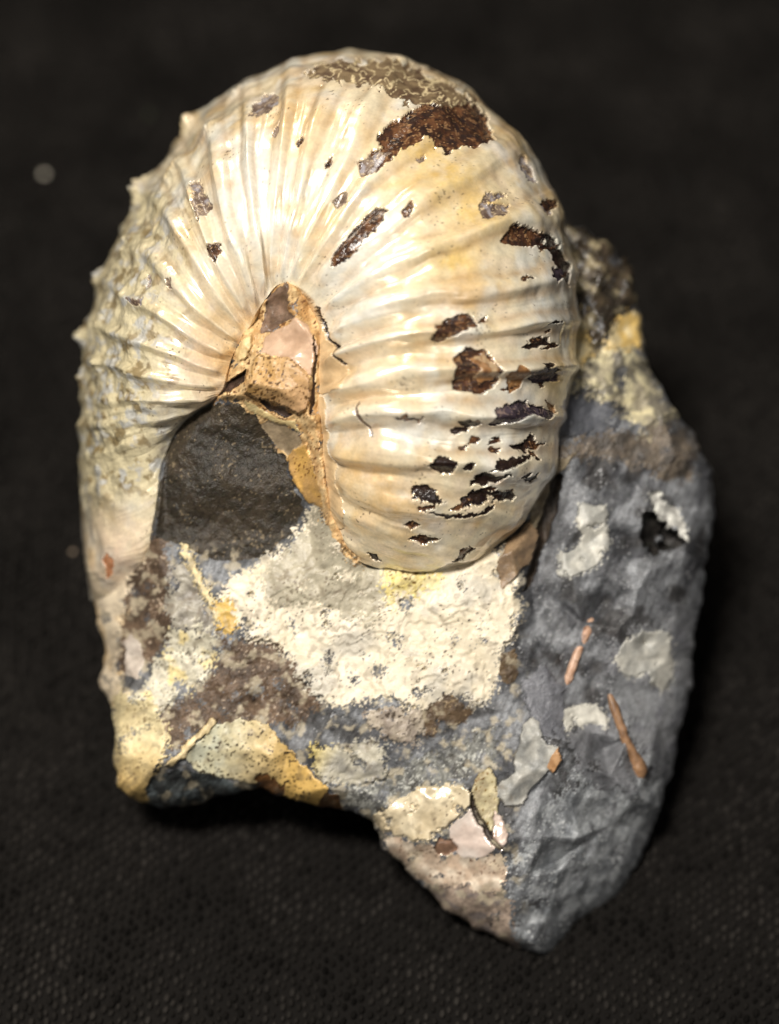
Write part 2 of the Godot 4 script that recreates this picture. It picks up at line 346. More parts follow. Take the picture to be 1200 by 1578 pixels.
func rock_kinds() -> Array:
	var cream := {"a": lin(228, 217, 194), "b": lin(214, 202, 176), "grain": 0.08, "speck": lin(84, 74, 62), "rare": 0.78, "size": 0.012, "c": lin(190, 184, 170), "much": 0.8}
	var grey := {"a": lin(70, 71, 74), "b": lin(124, 126, 129), "c": lin(54, 52, 51), "streak": 0.35, "grain": 0.45, "size": 0.012, "speck": lin(150, 151, 152), "rare": 0.7}
	var brown := {"a": lin(104, 86, 70), "b": lin(78, 64, 52), "grain": 0.5, "speck": lin(168, 150, 130), "rare": 0.68, "size": 0.02}
	var chalk := {"a": lin(196, 193, 182), "b": lin(168, 167, 160), "grain": 0.2, "size": 0.02}
	var tan := {"a": lin(214, 184, 136), "b": lin(176, 138, 90), "grain": 0.3, "size": 0.03, "speck": lin(104, 70, 40), "rare": 0.5}
	# name, kind of surface, material, lift, bumps, raggedness, outline, label
	return [
		["rock_matrix", grey, "rock", 0.0, 1.9, 0.0, [], "dark blue grey stone of the rock"],
		["brown_stone", {"a": lin(66, 57, 45), "b": lin(42, 37, 31), "c": lin(164, 152, 122), "much": 0.6, "grain": 0.4, "size": 0.024, "streak": 0.3}, "mould", 0.0, 4.0, 10.0, [860, 325, 905, 335, 945, 360, 985, 390, 1005, 480, 960, 500, 945, 550, 900, 585, 880, 580, 875, 430], "dark olive stone behind the shell"],
		["grey_slope", {"a": lin(104, 107, 110), "b": lin(152, 155, 157), "c": lin(92, 94, 97), "streak": 0.3, "grain": 0.4, "size": 0.02, "speck": lin(176, 178, 178), "rare": 0.62}, "rock", 0.0, 1.8, 24.0, [800, 1300, 830, 1240, 880, 1200, 960, 1180, 1000, 1200, 1030, 1170, 1060, 1150, 1000, 1320, 900, 1450, 830, 1500, 780, 1440, 790, 1380], "paler grey lower face"],
		["violet_stone", {"a": lin(128, 129, 131), "b": lin(106, 107, 111), "c": lin(132, 134, 136), "grain": 0.3, "size": 0.018}, "rock", 1.0, 2.0, 16.0, [940, 1010, 990, 960, 1080, 930, 1085, 1000, 1070, 1090, 1040, 1190, 990, 1190, 965, 1130, 940, 1060], ""],
		["violet_stone", {"a": lin(118, 119, 122), "b": lin(98, 99, 102), "grain": 0.3, "size": 0.02}, "rock", 2.0, 2.0, 10.0, [865, 1130, 900, 1115, 940, 1120, 965, 1170, 975, 1215, 930, 1215, 890, 1180], ""],
		["violet_stone", {"a": lin(120, 121, 126), "b": lin(100, 101, 106), "grain": 0.3, "size": 0.02}, "rock", 5.0, 2.0, 5.0, [805, 1050, 840, 1028, 868, 1060, 868, 1140, 835, 1135, 815, 1100], ""],
		["chalk_patch", chalk, "crust", 4.5, 1.2, 5.5, [895, 775, 929, 779, 938, 809, 937, 849, 913, 876, 879, 895, 862, 884, 864, 857, 892, 842, 896, 823, 885, 805], "white patch on the grey face"],
		["chalk_patch", chalk, "crust", 4.5, 1.2, 5.5, [944, 1013, 963, 990, 993, 971, 1031, 979, 1035, 1043, 1016, 1066, 993, 1036, 963, 1043], ""],
		["chalk_patch", chalk, "crust", 4.5, 1.2, 5.5, [875, 1089, 910, 1085, 936, 1100, 936, 1119, 894, 1115, 868, 1130], ""],
		["slate_patch", {"a": lin(86, 88, 94), "b": lin(70, 72, 77), "grain": 0.25, "size": 0.02}, "rock", 3.0, 2.0, 6.0, [866, 605, 900, 600, 935, 620, 960, 650, 940, 668, 870, 674, 845, 668], ""],
		["brown_band", {"a": lin(108, 98, 86), "b": lin(84, 78, 72), "streak": 0.3, "grain": 0.4, "size": 0.025}, "rock", 1.0, 4.0, 12.0, [845, 684, 940, 668, 1000, 660, 1040, 645, 1070, 680, 1065, 740, 1010, 730, 930, 700, 880, 712, 845, 738], ""],
		["cream_crumbs", {"a": lin(206, 196, 160), "b": lin(150, 142, 122), "c": lin(98, 94, 86), "much": 0.9, "grain": 0.3, "size": 0.03}, "crust", 3.0, 4.0, 14.0, [917, 551, 948, 532, 993, 543, 1006, 581, 1030, 604, 1045, 642, 993, 661, 963, 638, 932, 619, 898, 600, 870, 600, 894, 577], "crumbly cream patch beside the shell"],
		["yellow_patch", {"a": lin(212, 180, 110), "b": lin(222, 204, 160), "grain": 0.15, "size": 0.03}, "crust", 5.0, 2.0, 6.0, [929, 535, 951, 490, 985, 476, 996, 528, 963, 534], "yellow patch at the rock's right edge"],
		["yellow_patch", {"a": lin(206, 176, 110), "b": lin(190, 176, 140), "grain": 0.2, "size": 0.03}, "crust", 3.0, 2.0, 6.0, [880, 470, 896, 482, 900, 520, 912, 545, 896, 560, 878, 545], ""],
		["groove", {"a": lin(62, 52, 42), "b": lin(44, 37, 30), "grain": 0.3, "size": 0.03}, "rock", -16.0, 1.5, 3.0, [850, 725, 870, 735, 857, 790, 838, 840, 822, 890, 806, 915, 822, 845, 835, 780], "dark brown groove beside the cream face"],
		["groove_lip", {"a": lin(140, 128, 106), "b": lin(104, 94, 78), "grain": 0.2, "size": 0.03}, "crust", 3.0, 1.2, 4.0, [828, 720, 852, 705, 892, 698, 850, 742, 838, 778, 826, 822, 814, 806, 822, 760], ""],
		["pit", {"a": lin(30, 28, 26), "b": lin(48, 45, 42), "grain": 0.3, "size": 0.05}, "rock", -34.0, 2.0, 5.0, [988, 822, 994, 788, 1012, 790, 1028, 812, 1058, 822, 1050, 842, 1012, 853, 992, 842], "dark pit in the grey face"],
		["pit_lining", {"a": lin(226, 225, 216), "b": lin(160, 158, 152), "grain": 0.3, "size": 0.05}, "crust", -6.0, 3.0, 5.0, [1002, 762, 1014, 758, 1024, 782, 1042, 786, 1050, 802, 1062, 826, 1052, 832, 1044, 812, 1034, 806, 1030, 822, 1020, 812, 1010, 790], "white lining of the pit"],
		["whorl_section", {"a": lin(60, 52, 41), "b": lin(46, 41, 33), "grain": 0.5, "size": 0.016, "speck": lin(120, 106, 84), "rare": 0.68}, "rock", 0.0, 2.6, 4.0, [370, 620, 335, 622, 300, 640, 275, 660, 258, 690, 248, 740, 238, 790, 242, 832, 280, 838, 300, 850, 330, 862, 365, 868, 405, 860, 425, 840, 450, 820, 467, 790, 462, 765, 445, 735, 440, 705, 420, 680, 405, 650, 385, 630], "dark sandy cross section of the broken whorl"],
		["brown_stone", brown, "rock", 0.0, 2.6, 6.0, [232, 820, 255, 832, 258, 900, 262, 970, 240, 1005, 225, 1025, 176, 1040, 182, 960, 190, 900, 212, 865], "brown side of the rock below the section"],
		["cream_side", {"a": lin(230, 214, 186), "b": lin(214, 198, 172), "c": lin(216, 186, 138), "grain": 0.12, "size": 0.016}, "crust", 0.0, 3.0, 8.0, [110, 780, 218, 790, 220, 852, 200, 892, 192, 930, 190, 975, 178, 1012, 188, 1050, 190, 1085, 150, 1092, 120, 960], "blurred cream shell side at the left of the rock"],
		["grey_crust", {"a": lin(196, 186, 174), "b": lin(172, 160, 148), "grain": 0.15, "size": 0.03}, "crust", 2.0, 1.2, 4.0, [190, 990, 204, 980, 214, 990, 222, 1022, 212, 1046, 196, 1040], ""],
		["grey_crust", {"a": lin(160, 154, 140), "b": lin(128, 122, 112), "grain": 0.2, "size": 0.03}, "crust", 2.0, 1.5, 7.0, [258, 885, 283, 862, 305, 890, 318, 930, 330, 968, 300, 975, 264, 968, 256, 940], ""],
		["cream_layer", cream, "crust", 5.0, 0.6, 12.0, [330, 905, 355, 895, 385, 868, 415, 850, 440, 845, 468, 800, 484, 772, 520, 780, 640, 800, 760, 830, 800, 850, 802, 900, 803, 935, 796, 965, 790, 985, 778, 1020, 770, 1048, 745, 1086, 725, 1094, 715, 1072, 690, 1074, 650, 1092, 600, 1076, 560, 1078, 520, 1086, 490, 1080, 470, 1050, 455, 1030, 440, 1010, 415, 990, 385, 986, 355, 962, 342, 945], "broad cream shell layer across the broken front"],
		["grey_film", {"a": lin(182, 174, 152), "b": lin(166, 158, 138), "grain": 0.16, "size": 0.015, "speck": lin(120, 108, 90), "rare": 0.66}, "crust", 6.5, 1.2, 12.0, [425, 858, 448, 845, 470, 802, 484, 780, 530, 840, 590, 870, 604, 930, 560, 968, 500, 935, 420, 930, 400, 900], ""],
		["yellow_film", {"a": lin(216, 198, 128), "b": lin(222, 208, 160), "grain": 0.15, "size": 0.03, "speck": lin(110, 84, 40), "rare": 0.55}, "crust", 6.5, 1.2, 7.0, [584, 866, 640, 880, 682, 876, 676, 905, 640, 918, 610, 912, 604, 946, 594, 936], ""],
		["brown_flake", {"a": lin(146, 122, 94), "b": lin(120, 100, 78), "grain": 0.25, "size": 0.03}, "crust", 7.0, 1.2, 3.0, [814, 802, 830, 824, 818, 864, 797, 886, 775, 908, 764, 876, 780, 838], "brown flake between shell and groove"],
		["cream_vein", {"a": lin(222, 204, 158), "b": lin(206, 190, 150), "grain": 0.2, "size": 0.03}, "crust", 6.0, 1.5, 6.0, [274, 836, 290, 843, 312, 893, 335, 925, 352, 950, 350, 975, 335, 965, 318, 935, 300, 902, 286, 872], ""],
		["yellow_patch", {"a": lin(208, 172, 88), "b": lin(200, 168, 100), "grain": 0.25, "size": 0.03}, "crust", 6.5, 1.5, 8.0, [328, 930, 352, 924, 364, 956, 352, 980, 338, 968], "bright yellow stain in the cream layer"],
		["brown_stone", brown, "rock", 0.0, 3.6, 10.0, [335, 980, 375, 985, 415, 992, 455, 1032, 480, 1062, 492, 1085, 470, 1112, 440, 1115, 400, 1110, 345, 1112, 300, 1130, 262, 1162, 240, 1150, 235, 1110, 270, 1085, 310, 1060, 335, 1010], "rough brown stone below the cream layer"],
		["pale_crust", {"a": lin(214, 208, 186), "b": lin(186, 180, 160), "c": lin(220, 200, 140), "grain": 0.2, "size": 0.03, "speck": lin(80, 72, 60), "rare": 0.5}, "crust", 4.0, 2.0, 9.0, [258, 972, 305, 962, 330, 985, 336, 1010, 320, 1040, 300, 1060, 270, 1082, 240, 1092, 195, 1088, 186, 1068, 215, 1060, 235, 1040, 248, 1002], ""],
		["cream_tab", {"a": lin(222, 208, 166), "b": lin(204, 188, 146), "grain": 0.15, "size": 0.025, "to": [215, 1140, 205, 1215, lin(200, 170, 110)], "speck": lin(120, 96, 66), "rare": 0.56}, "crust", 4.0, 1.4, 7.0, [176, 1064, 236, 1082, 252, 1110, 262, 1150, 246, 1180, 228, 1200, 238, 1228, 215, 1246, 172, 1216, 168, 1150], "cream lobe at the lower left corner"],
		["yellow_face", {"a": lin(194, 194, 172), "b": lin(206, 200, 168), "grain": 0.14, "size": 0.03, "to": [330, 1150, 450, 1170, lin(206, 170, 100)], "speck": lin(52, 40, 26), "rare": 0.46}, "crust", 4.0, 1.4, 4.0, [285, 1165, 330, 1118, 370, 1108, 412, 1115, 430, 1140, 470, 1180, 500, 1210, 512, 1226, 500, 1248, 450, 1232, 395, 1210, 345, 1201, 300, 1186], "yellow facet with black dots"],
		["ridge_sliver", {"a": lin(222, 202, 158), "b": lin(196, 176, 132), "grain": 0.15, "size": 0.04}, "crust", 8.0, 1.0, 3.0, [253, 1182, 288, 1146, 325, 1106, 334, 1113, 302, 1146, 266, 1184], ""],
		["brown_spot", {"a": lin(120, 84, 50), "b": lin(92, 66, 44), "grain": 0.25, "size": 0.04}, "crust", 2.0, 2.0, 7.0, [395, 1202, 408, 1190, 425, 1200, 440, 1222, 420, 1226, 400, 1216], ""],
		["brown_spot", {"a": lin(98, 70, 42), "b": lin(80, 60, 40), "grain": 0.25, "size": 0.04}, "crust", 4.0, 2.0, 4.0, [486, 1240, 500, 1224, 520, 1222, 530, 1250, 500, 1256], ""],
		["dark_base", {"a": lin(72, 76, 76), "b": lin(50, 52, 52), "c": lin(98, 106, 108), "grain": 0.4, "size": 0.03}, "rock", 0.0, 3.4, 4.0, [224, 1212, 245, 1192, 290, 1186, 345, 1202, 402, 1213, 345, 1236, 290, 1250, 236, 1250], "dark underside facet at the lower left"],
		["pale_fragment", {"a": lin(178, 172, 154), "b": lin(146, 142, 132), "grain": 0.2, "size": 0.025, "to": [510, 1180, 474, 1160, lin(214, 194, 120)]}, "crust", 5.0, 1.6, 8.0, [470, 1150, 500, 1145, 530, 1150, 570, 1140, 602, 1165, 598, 1190, 575, 1207, 540, 1217, 510, 1212, 488, 1190], "pale shell fragment in the grey band"],
		["pale_fragment", {"a": lin(182, 170, 152), "b": lin(150, 138, 126), "grain": 0.25, "size": 0.03, "speck": lin(80, 70, 60), "rare": 0.5}, "crust", 3.0, 1.6, 8.0, [555, 1095, 600, 1088, 650, 1094, 656, 1120, 640, 1144, 600, 1147, 584, 1130], ""],
		["brown_plug", {"a": lin(100, 82, 62), "b": lin(78, 64, 50), "grain": 0.3, "size": 0.03, "speck": lin(150, 130, 100), "rare": 0.6}, "rock", 2.0, 2.4, 5.0, [652, 1098, 690, 1070, 718, 1083, 726, 1100, 708, 1113, 680, 1121, 658, 1135], ""],
		["brown_plug", {"a": lin(100, 82, 58), "b": lin(74, 60, 46), "grain": 0.3, "size": 0.03}, "rock", 2.0, 2.4, 4.0, [770, 1005, 796, 1002, 798, 1035, 785, 1055, 770, 1050], ""],
		["granular_band", {"a": lin(128, 128, 122), "b": lin(92, 92, 90), "c": lin(60, 56, 50), "grain": 0.5, "size": 0.04, "speck": lin(180, 180, 172), "rare": 0.5}, "rock", 0.0, 4.0, 10.0, [515, 1218, 575, 1207, 602, 1190, 650, 1165, 700, 1140, 760, 1120, 780, 1160, 735, 1192, 700, 1207, 640, 1220, 600, 1242, 575, 1258, 540, 1250], "granular grey stone above the nacre"],
		["nacre_plate", {"a": lin(216, 202, 172), "b": lin(200, 184, 152), "grain": 0.1, "size": 0.02, "speck": lin(110, 96, 78), "rare": 0.7}, "gloss", 5.0, 1.0, 5.0, [574, 1256, 600, 1242, 640, 1218, 690, 1208, 722, 1212, 728, 1240, 690, 1270, 665, 1292, 640, 1296, 605, 1286, 588, 1280], "matt cream plate at the bottom corner"],
		["nacre_plate", {"a": lin(242, 228, 216), "b": lin(232, 212, 198), "grain": 0.08, "size": 0.02}, "nacre", 1.0, 0.8, 4.0, [690, 1273, 730, 1245, 745, 1270, 767, 1307, 740, 1326, 715, 1323, 700, 1305], "bright pink pearly plate at the bottom corner"],
		["nacre_plate", {"a": lin(230, 214, 192), "b": lin(206, 182, 158), "c": lin(220, 202, 174), "grain": 0.16, "size": 0.03, "speck": lin(130, 104, 86), "rare": 0.66}, "nacre", -1.0, 2.0, 5.0, [594, 1286, 640, 1300, 665, 1302, 700, 1315, 740, 1328, 770, 1312, 780, 1340, 772, 1372, 740, 1376, 690, 1366, 662, 1366, 630, 1346, 596, 1312], ""],
		["dimple", {"a": lin(140, 110, 90), "b": lin(112, 88, 72), "grain": 0.15, "size": 0.04}, "gloss", -6.0, 1.0, 3.0, [666, 1306, 680, 1291, 698, 1296, 704, 1311, 690, 1318, 674, 1316], ""],
		["brown_base", {"a": lin(168, 150, 134), "b": lin(128, 114, 102), "c": lin(120, 112, 110), "grain": 0.35, "size": 0.03}, "rock", -2.0, 2.2, 6.0, [655, 1366, 700, 1366, 770, 1374, 788, 1396, 790, 1430, 800, 1470, 745, 1446, 700, 1420, 660, 1384], "brown grey stone at the bottom tip"],
		["tall_fragment", {"a": lin(196, 184, 146), "b": lin(166, 152, 120), "grain": 0.2, "size": 0.05, "speck": lin(120, 92, 40), "rare": 0.5}, "crust", 7.0, 1.4, 3.0, [728, 1205, 740, 1190, 755, 1184, 766, 1200, 769, 1230, 763, 1270, 752, 1287, 738, 1256, 728, 1236], "upright shell fragment beside the nacre"],
		["tall_fragment", {"a": lin(224, 204, 190), "b": lin(196, 172, 156), "grain": 0.15, "size": 0.05}, "nacre", 3.0, 1.0, 3.0, [763, 1250, 776, 1264, 784, 1286, 771, 1312, 757, 1288], ""],
		["grey_flap", {"a": lin(168, 166, 158), "b": lin(138, 138, 134), "grain": 0.16, "size": 0.03}, "crust", 8.0, 1.4, 4.0, [800, 1130, 815, 1105, 830, 1115, 838, 1142, 862, 1150, 860, 1175, 830, 1202, 806, 1237, 780, 1242, 766, 1226, 770, 1205, 790, 1190, 798, 1160], "pale grey flap on the ridge"],
		["orange_chip", {"a": lin(188, 148, 108), "b": lin(164, 124, 86), "grain": 0.15, "size": 0.05}, "crust", 9.0, 1.0, 2.0, [842, 1182, 860, 1150, 866, 1170, 852, 1192], ""],
		["crack", {"a": lin(44, 36, 30), "b": lin(58, 48, 40), "grain": 0.2}, "rock", -7.0, 1.0, 2.0, [724, 1215, 730, 1236, 742, 1262, 760, 1290, 776, 1308, 768, 1312, 752, 1294, 734, 1264, 724, 1238], ""],
		# the umbilicus
		["tan_crust", tan, "crust", 0.0, 3.4, 6.0, [385, 478, 410, 440, 440, 420, 475, 440, 505, 470, 505, 600, 500, 720, 515, 790, 565, 872, 540, 865, 492, 785, 440, 700, 400, 650, 370, 622, 322, 618, 326, 572, 356, 520], "sandy tan crust filling the umbilicus"],
		["brown_wedge", {"a": lin(122, 100, 84), "b": lin(92, 74, 60), "grain": 0.3, "size": 0.04}, "crust", -4.0, 2.4, 3.0, [439, 433, 443, 438, 443, 477, 455, 488, 433, 498, 410, 513, 402, 515, 407, 492, 414, 456], "brown three-cornered hollow at the top of the umbilicus"],
		["pink_plate", {"a": lin(202, 172, 146), "b": lin(176, 146, 120), "grain": 0.08, "size": 0.02}, "gloss", 4.0, 0.8, 2.5, [402, 542, 407, 523, 418, 511, 437, 503, 456, 490, 472, 498, 481, 515, 489, 534, 487, 553, 481, 580, 468, 569, 453, 555, 443, 551, 416, 548], "smooth pinkish plate in the umbilicus"],
		["tan_block", {"a": lin(178, 138, 76), "b": lin(190, 156, 108), "grain": 0.25, "size": 0.03, "speck": lin(84, 56, 26), "rare": 0.38, "to": [395, 560, 470, 620, lin(186, 150, 110)]}, "crust", 10.0, 2.0, 2.5, [395, 548, 414, 550, 443, 552, 460, 565, 478, 584, 481, 607, 474, 626, 460, 638, 445, 632, 422, 620, 397, 615, 376, 607, 386, 584, 387, 569], "speckled tan block at the centre of the coil"],
		["pale_lip", {"a": lin(214, 196, 146), "b": lin(196, 172, 122), "grain": 0.15, "size": 0.04}, "crust", 3.0, 1.2, 2.0, [373, 618, 395, 624, 414, 638, 437, 647, 453, 649, 464, 668, 449, 657, 422, 650, 403, 644, 382, 631], ""],
		["dark_slit", {"a": lin(72, 60, 56), "b": lin(52, 42, 40), "grain": 0.3, "size": 0.05}, "crust", -12.0, 1.5, 2.0, [397, 616, 412, 619, 437, 630, 453, 641, 437, 643, 414, 632], ""],
		["hollow", {"a": lin(46, 34, 26), "b": lin(76, 58, 48), "grain": 0.3, "size": 0.05}, "rock", -16.0, 1.5, 2.0, [336, 613, 341, 597, 364, 580, 378, 569, 377, 588, 361, 599, 347, 604], "dark hollow at the left of the umbilicus"],
		["cream_crumb", {"a": lin(226, 202, 152), "b": lin(200, 170, 118), "grain": 0.15, "size": 0.05}, "crust", 6.0, 1.2, 2.0, [368, 557, 363, 542, 372, 525, 385, 515, 390, 532, 381, 544, 377, 553], ""],
		["grey_wedge", {"a": lin(160, 142, 116), "b": lin(136, 120, 96), "grain": 0.2, "size": 0.03}, "crust", -2.0, 1.4, 3.0, [403, 655, 416, 650, 437, 652, 453, 664, 466, 682, 446, 704, 432, 692, 415, 672], ""],
		["yellow_flap", {"a": lin(200, 158, 88), "b": lin(184, 146, 92), "grain": 0.2, "size": 0.03, "speck": lin(120, 84, 40), "rare": 0.55}, "crust", 6.0, 1.4, 2.5, [442, 708, 454, 692, 471, 685, 483, 717, 494, 752, 498, 783, 475, 775, 454, 746, 446, 728], "ochre flap beside the dark section"],
		["suture_crust", {"a": lin(222, 190, 140), "b": lin(196, 156, 106), "grain": 0.3, "size": 0.05, "speck": lin(120, 84, 52), "rare": 0.5}, "crust", 6.0, 3.0, 3.0, [468, 640, 486, 640, 492, 690, 503, 740, 512, 790, 532, 832, 568, 864, 545, 858, 515, 828, 500, 796, 490, 750, 478, 700], "tan seam along the edge of the inner whorl"],
		["crack", {"a": lin(70, 44, 26), "b": lin(52, 34, 22), "grain": 0.2}, "rock", -6.0, 1.0, 2.0, [483, 512, 488, 534, 488, 556, 484, 580, 486, 612, 480, 640, 476, 632, 480, 606, 479, 582, 484, 556, 484, 534], "dark seam between the plates and the inner whorl"],
	]


func build_rock() -> void:
	var kinds := rock_kinds()
	# facets
	var corner := PackedVector2Array()
	var cz := PackedFloat32Array()
	for i in range(0, CORNERS.size(), 3):
		corner.append(Vector2(CORNERS[i], CORNERS[i + 1]))
		cz.append(CORNERS[i + 2])
	for e in [[60, 280, -300], [1160, 280, -300], [1160, 1540, -250], [60, 1540, -250], [600, 280, -300], [60, 900, -300], [1160, 900, -250], [500, 1400, -120], [300, 1330, -140], [900, 1540, -200]]:
		corner.append(Vector2(e[0], e[1]))
		cz.append(e[2])
	var z := facets(corner, cz)
	# smaller breaks: many random corners, each a little above or below the large facets
	var rng := RandomNumberGenerator.new()
	rng.seed = 4
	for i in 2200:
		var p := Vector2(rng.randf_range(120, 1110), rng.randf_range(330, 1480))
		var amount := 1.3
		if p.x > 800.0 + 0.06 * (1100.0 - p.y):
			amount = 11.0
		if p.x > 840.0 and p.y > 1130.0:
			amount = 4.5
		if p.y < 600.0 and p.x > 860.0:
			amount = 15.0
		if p.x < 570.0 and p.y < 860.0:
			continue
		if p.y > 1090.0 and p.x < 800.0:
			amount = 5.0
		var gap := 46.0 if amount == 4.5 else 30.0 if amount > 6.0 else 22.0
		if rng.randf() < 0.35 + 0.5 * na.get_noise_2d(p.x * 0.008, p.y * 0.008):
			continue
		var close := false
		for q in corner:
			if absf(q.x - p.x) + absf(q.y - p.y) < gap:
				close = true
				break
		if close:
			continue
		corner.append(p)
		cz.append(z[clampi(int((p.y - GY) / ST), 0, GH - 1) * GW + clampi(int((p.x - GX) / ST), 0, GW - 1)] + rng.randf_range(-amount, amount))
	z = facets(corner, cz)
	z = soften(z, GW, GH, 1)
	var smooth := soften(soften(z, GW, GH, 8), GW, GH, 8)
	for j in range(140, 276):
		for i in range(64, 184):
			var w := smoothstep(64.0, 76.0, i) * smoothstep(184.0, 170.0, i) * smoothstep(140.0, 152.0, j) * smoothstep(276.0, 262.0, j)
			z[j * GW + i] = lerpf(z[j * GW + i], smooth[j * GW + i], w)
	var broad := soften(z, GW, GH, 14)
	for k in z.size():
		z[k] += 0.6 * clampf(z[k] - broad[k], -20.0, 20.0)
	# which kind of surface lies where
	var kind := PackedByteArray()
	kind.resize(GW * GH)
	for k in range(1, kinds.size()):
		var row: Array = kinds[k]
		mark(kind, GW, GH, GX, GY, ST, poly(row[6]), k, float(row[5]) * 1.6, 0.03)
	# outline, made rough
	var rim := PackedVector2Array()
	var rough := poly(OUTLINE)
	for i in rough.size():
		var a := rough[i]
		var b := rough[(i + 1) % rough.size()]
		var steps := maxi(1, int(a.distance_to(b) / 6.0))
		for s in steps:
			var p := a.lerp(b, float(s) / steps)
			rim.append(p + Vector2(nb.get_noise_2d(p.x * 0.025, p.y * 0.025), nb.get_noise_2d(p.x * 0.025 + 40.0, p.y * 0.025)) * 7.0)
	var inside := PackedByteArray()
	inside.resize(GW * GH)
	for j in GH:
		for i in GW:
			if Geometry2D.is_point_in_polygon(Vector2(GX + i * ST, GY + j * ST), rim):
				inside[j * GW + i] = 1
	var far := distance_inside(inside, GW, GH)
	# cells in use; their outer corners are drawn onto the outline
	var used := PackedByteArray()
	used.resize(GW * GH)
	var cell := PackedByteArray()
	cell.resize(GW * GH)
	for j in GH - 1:
		for i in GW - 1:
			var k := j * GW + i
			if inside[k] + inside[k + 1] + inside[k + GW] + inside[k + GW + 1] >= 1:
				cell[k] = 1
				used[k] = 1
				used[k + 1] = 1
				used[k + GW] = 1
				used[k + GW + 1] = 1
	var bumps := PackedFloat32Array()
	var lifts := PackedFloat32Array()
	var flaky := PackedByteArray()
	for row in kinds:
		lifts.append(row[3])
		bumps.append(row[4])
		flaky.append(1 if row[2] == "crust" and float(row[5]) >= 7.0 else 0)
	var pos := PackedVector3Array()
	pos.resize(GW * GH)
	var flat := PackedVector3Array()     # place in units, for the colours
	flat.resize(GW * GH)
	for j in GH:
		for i in GW:
			var k := j * GW + i
			if not used[k]:
				continue
			var x := GX + i * ST
			var y := GY + j * ST
			if not inside[k]:
				var best := 1e9
				var near := Vector2(x, y)
				for s in rim.size():
					if absf(rim[s].x - x) + absf(rim[s].y - y) > 24.0:
						continue
					var q := Geometry2D.get_closest_point_to_segment(Vector2(x, y), rim[s], rim[(s + 1) % rim.size()])
					var dd := q.distance_squared_to(Vector2(x, y))
					if dd < best:
						best = dd
						near = q
				x = near.x
				y = near.y
			var b: float = bumps[kind[k]]
			var h: float = z[k] + lifts[kind[k]]
			h += b * 1.1 * nb.get_noise_2d(x * 0.04, y * 0.04) + maxf(0.0, b - 1.3) * (0.5 * na.get_noise_2d(x * 0.16, y * 0.16) + 0.35 * nc.get_noise_2d(x * 0.37, y * 0.37))
			if flaky[kind[k]]:
				var tt := 2.4 * na.get_noise_2d(x * 0.009 + 200.0 + 0.12 * nb.get_noise_2d(x * 0.04, y * 0.04), y * 0.012 + 0.12 * nb.get_noise_2d(x * 0.04, y * 0.04 + 9.0))
				h += 2.4 * (floorf(tt) + smoothstep(0.85, 1.0, tt - floorf(tt)))
			h += 5.0 * nb.get_noise_2d(x * 0.012 + 30.0, y * 0.012)
			h += 3.0 * (0.5 - absf(na.get_noise_2d(x * 0.014 + y * 0.004, y * 0.009 + 60.0))) * (1.0 if x > 780.0 + 60.0 * nc.get_noise_2d(y * 0.01, 2.0) else 0.35)
			var r: float = far[k] / (10.0 if x > 860.0 and y < 560.0 else 26.0)
			if r < 1.0:
				h -= 34.0 * (1.0 - sqrt(1.0 - (1.0 - r) * (1.0 - r)))
			flat[k] = Vector3(x, y, h)
			pos[k] = at(x, y, h)
	# triangles by kind, and normals of the whole
	var nor := PackedVector3Array()
	nor.resize(GW * GH)
	var lists := []
	for k in kinds.size():
		lists.append(PackedInt32Array())
	for j in GH - 1:
		for i in GW - 1:
			var k := j * GW + i
			if not cell[k]:
				continue
			for t in [[k, k + 1, k + GW], [k + 1, k + GW + 1, k + GW]]:
				var n := (pos[t[2]] - pos[t[0]]).cross(pos[t[1]] - pos[t[0]])
				nor[t[0]] += n
				nor[t[1]] += n
				nor[t[2]] += n
				var ka := kind[t[0]]
				var kb := kind[t[1]]
				var kc := kind[t[2]]
				var kk := ka if ka == kb or ka == kc else kb if kb == kc else maxi(ka, maxi(kb, kc))
				lists[kk].append(t[0])
				lists[kk].append(t[1])
				lists[kk].append(t[2])
	for k in nor.size():
		if used[k]:
			nor[k] = nor[k].normalized()
	for k in kinds.size():
		var row: Array = kinds[k]
		var list: PackedInt32Array = lists[k]
		if list.size() < 12:
			continue
		var here := {}
		var v := PackedVector3Array()
		var n := PackedVector3Array()
		var c := PackedColorArray()
		var ix := PackedInt32Array()
		for q in list:
			if not here.has(q):
				here[q] = v.size()
				v.append(pos[q])
				n.append(nor[q])
				var look: Dictionary = row[1]
				var stray: float = clampf(row[5] * 0.9, 0.0, 8.0) if k else 7.0
				var f := flat[q]
				if stray > 5.3:
					var wx := stray * (na.get_noise_2d(f.x * 0.11, f.y * 0.11) + 0.7 * nc.get_noise_2d(f.x * 0.24, f.y * 0.24))
					var wy := stray * (na.get_noise_2d(f.x * 0.11 + 80.0, f.y * 0.11) + 0.7 * nc.get_noise_2d(f.x * 0.24 + 80.0, f.y * 0.24))
					var kk := kind[clampi(int((f.y + wy - GY) / ST), 0, GH - 1) * GW + clampi(int((f.x + wx - GX) / ST), 0, GW - 1)]
					if float(kinds[kk][5]) > 4.0 or kk == 0:
						look = kinds[kk][1]
				var col := tone(look, f.x, f.y, f.z)
				# dust and dirt that lie over everything on the broken front
				var front := smoothstep(830.0, 860.0, f.y) * smoothstep(820.0, 780.0, f.x)
				if front > 0.0 and row[2] != "nacre":
					var d1 := nb.get_noise_2d(f.x * 0.028 + 300.0, f.y * 0.028)
					var d2 := nb.get_noise_2d(f.x * 0.035, f.y * 0.035 + 400.0)
					if row[2] == "rock":
						col = col.lerp(lin(190, 178, 152), front * 0.6 * smoothstep(0.12, 0.42, d1))
					else:
						col = col.lerp(lin(112, 98, 80), front * 0.42 * smoothstep(0.18, 0.48, d2))
				c.append(col)
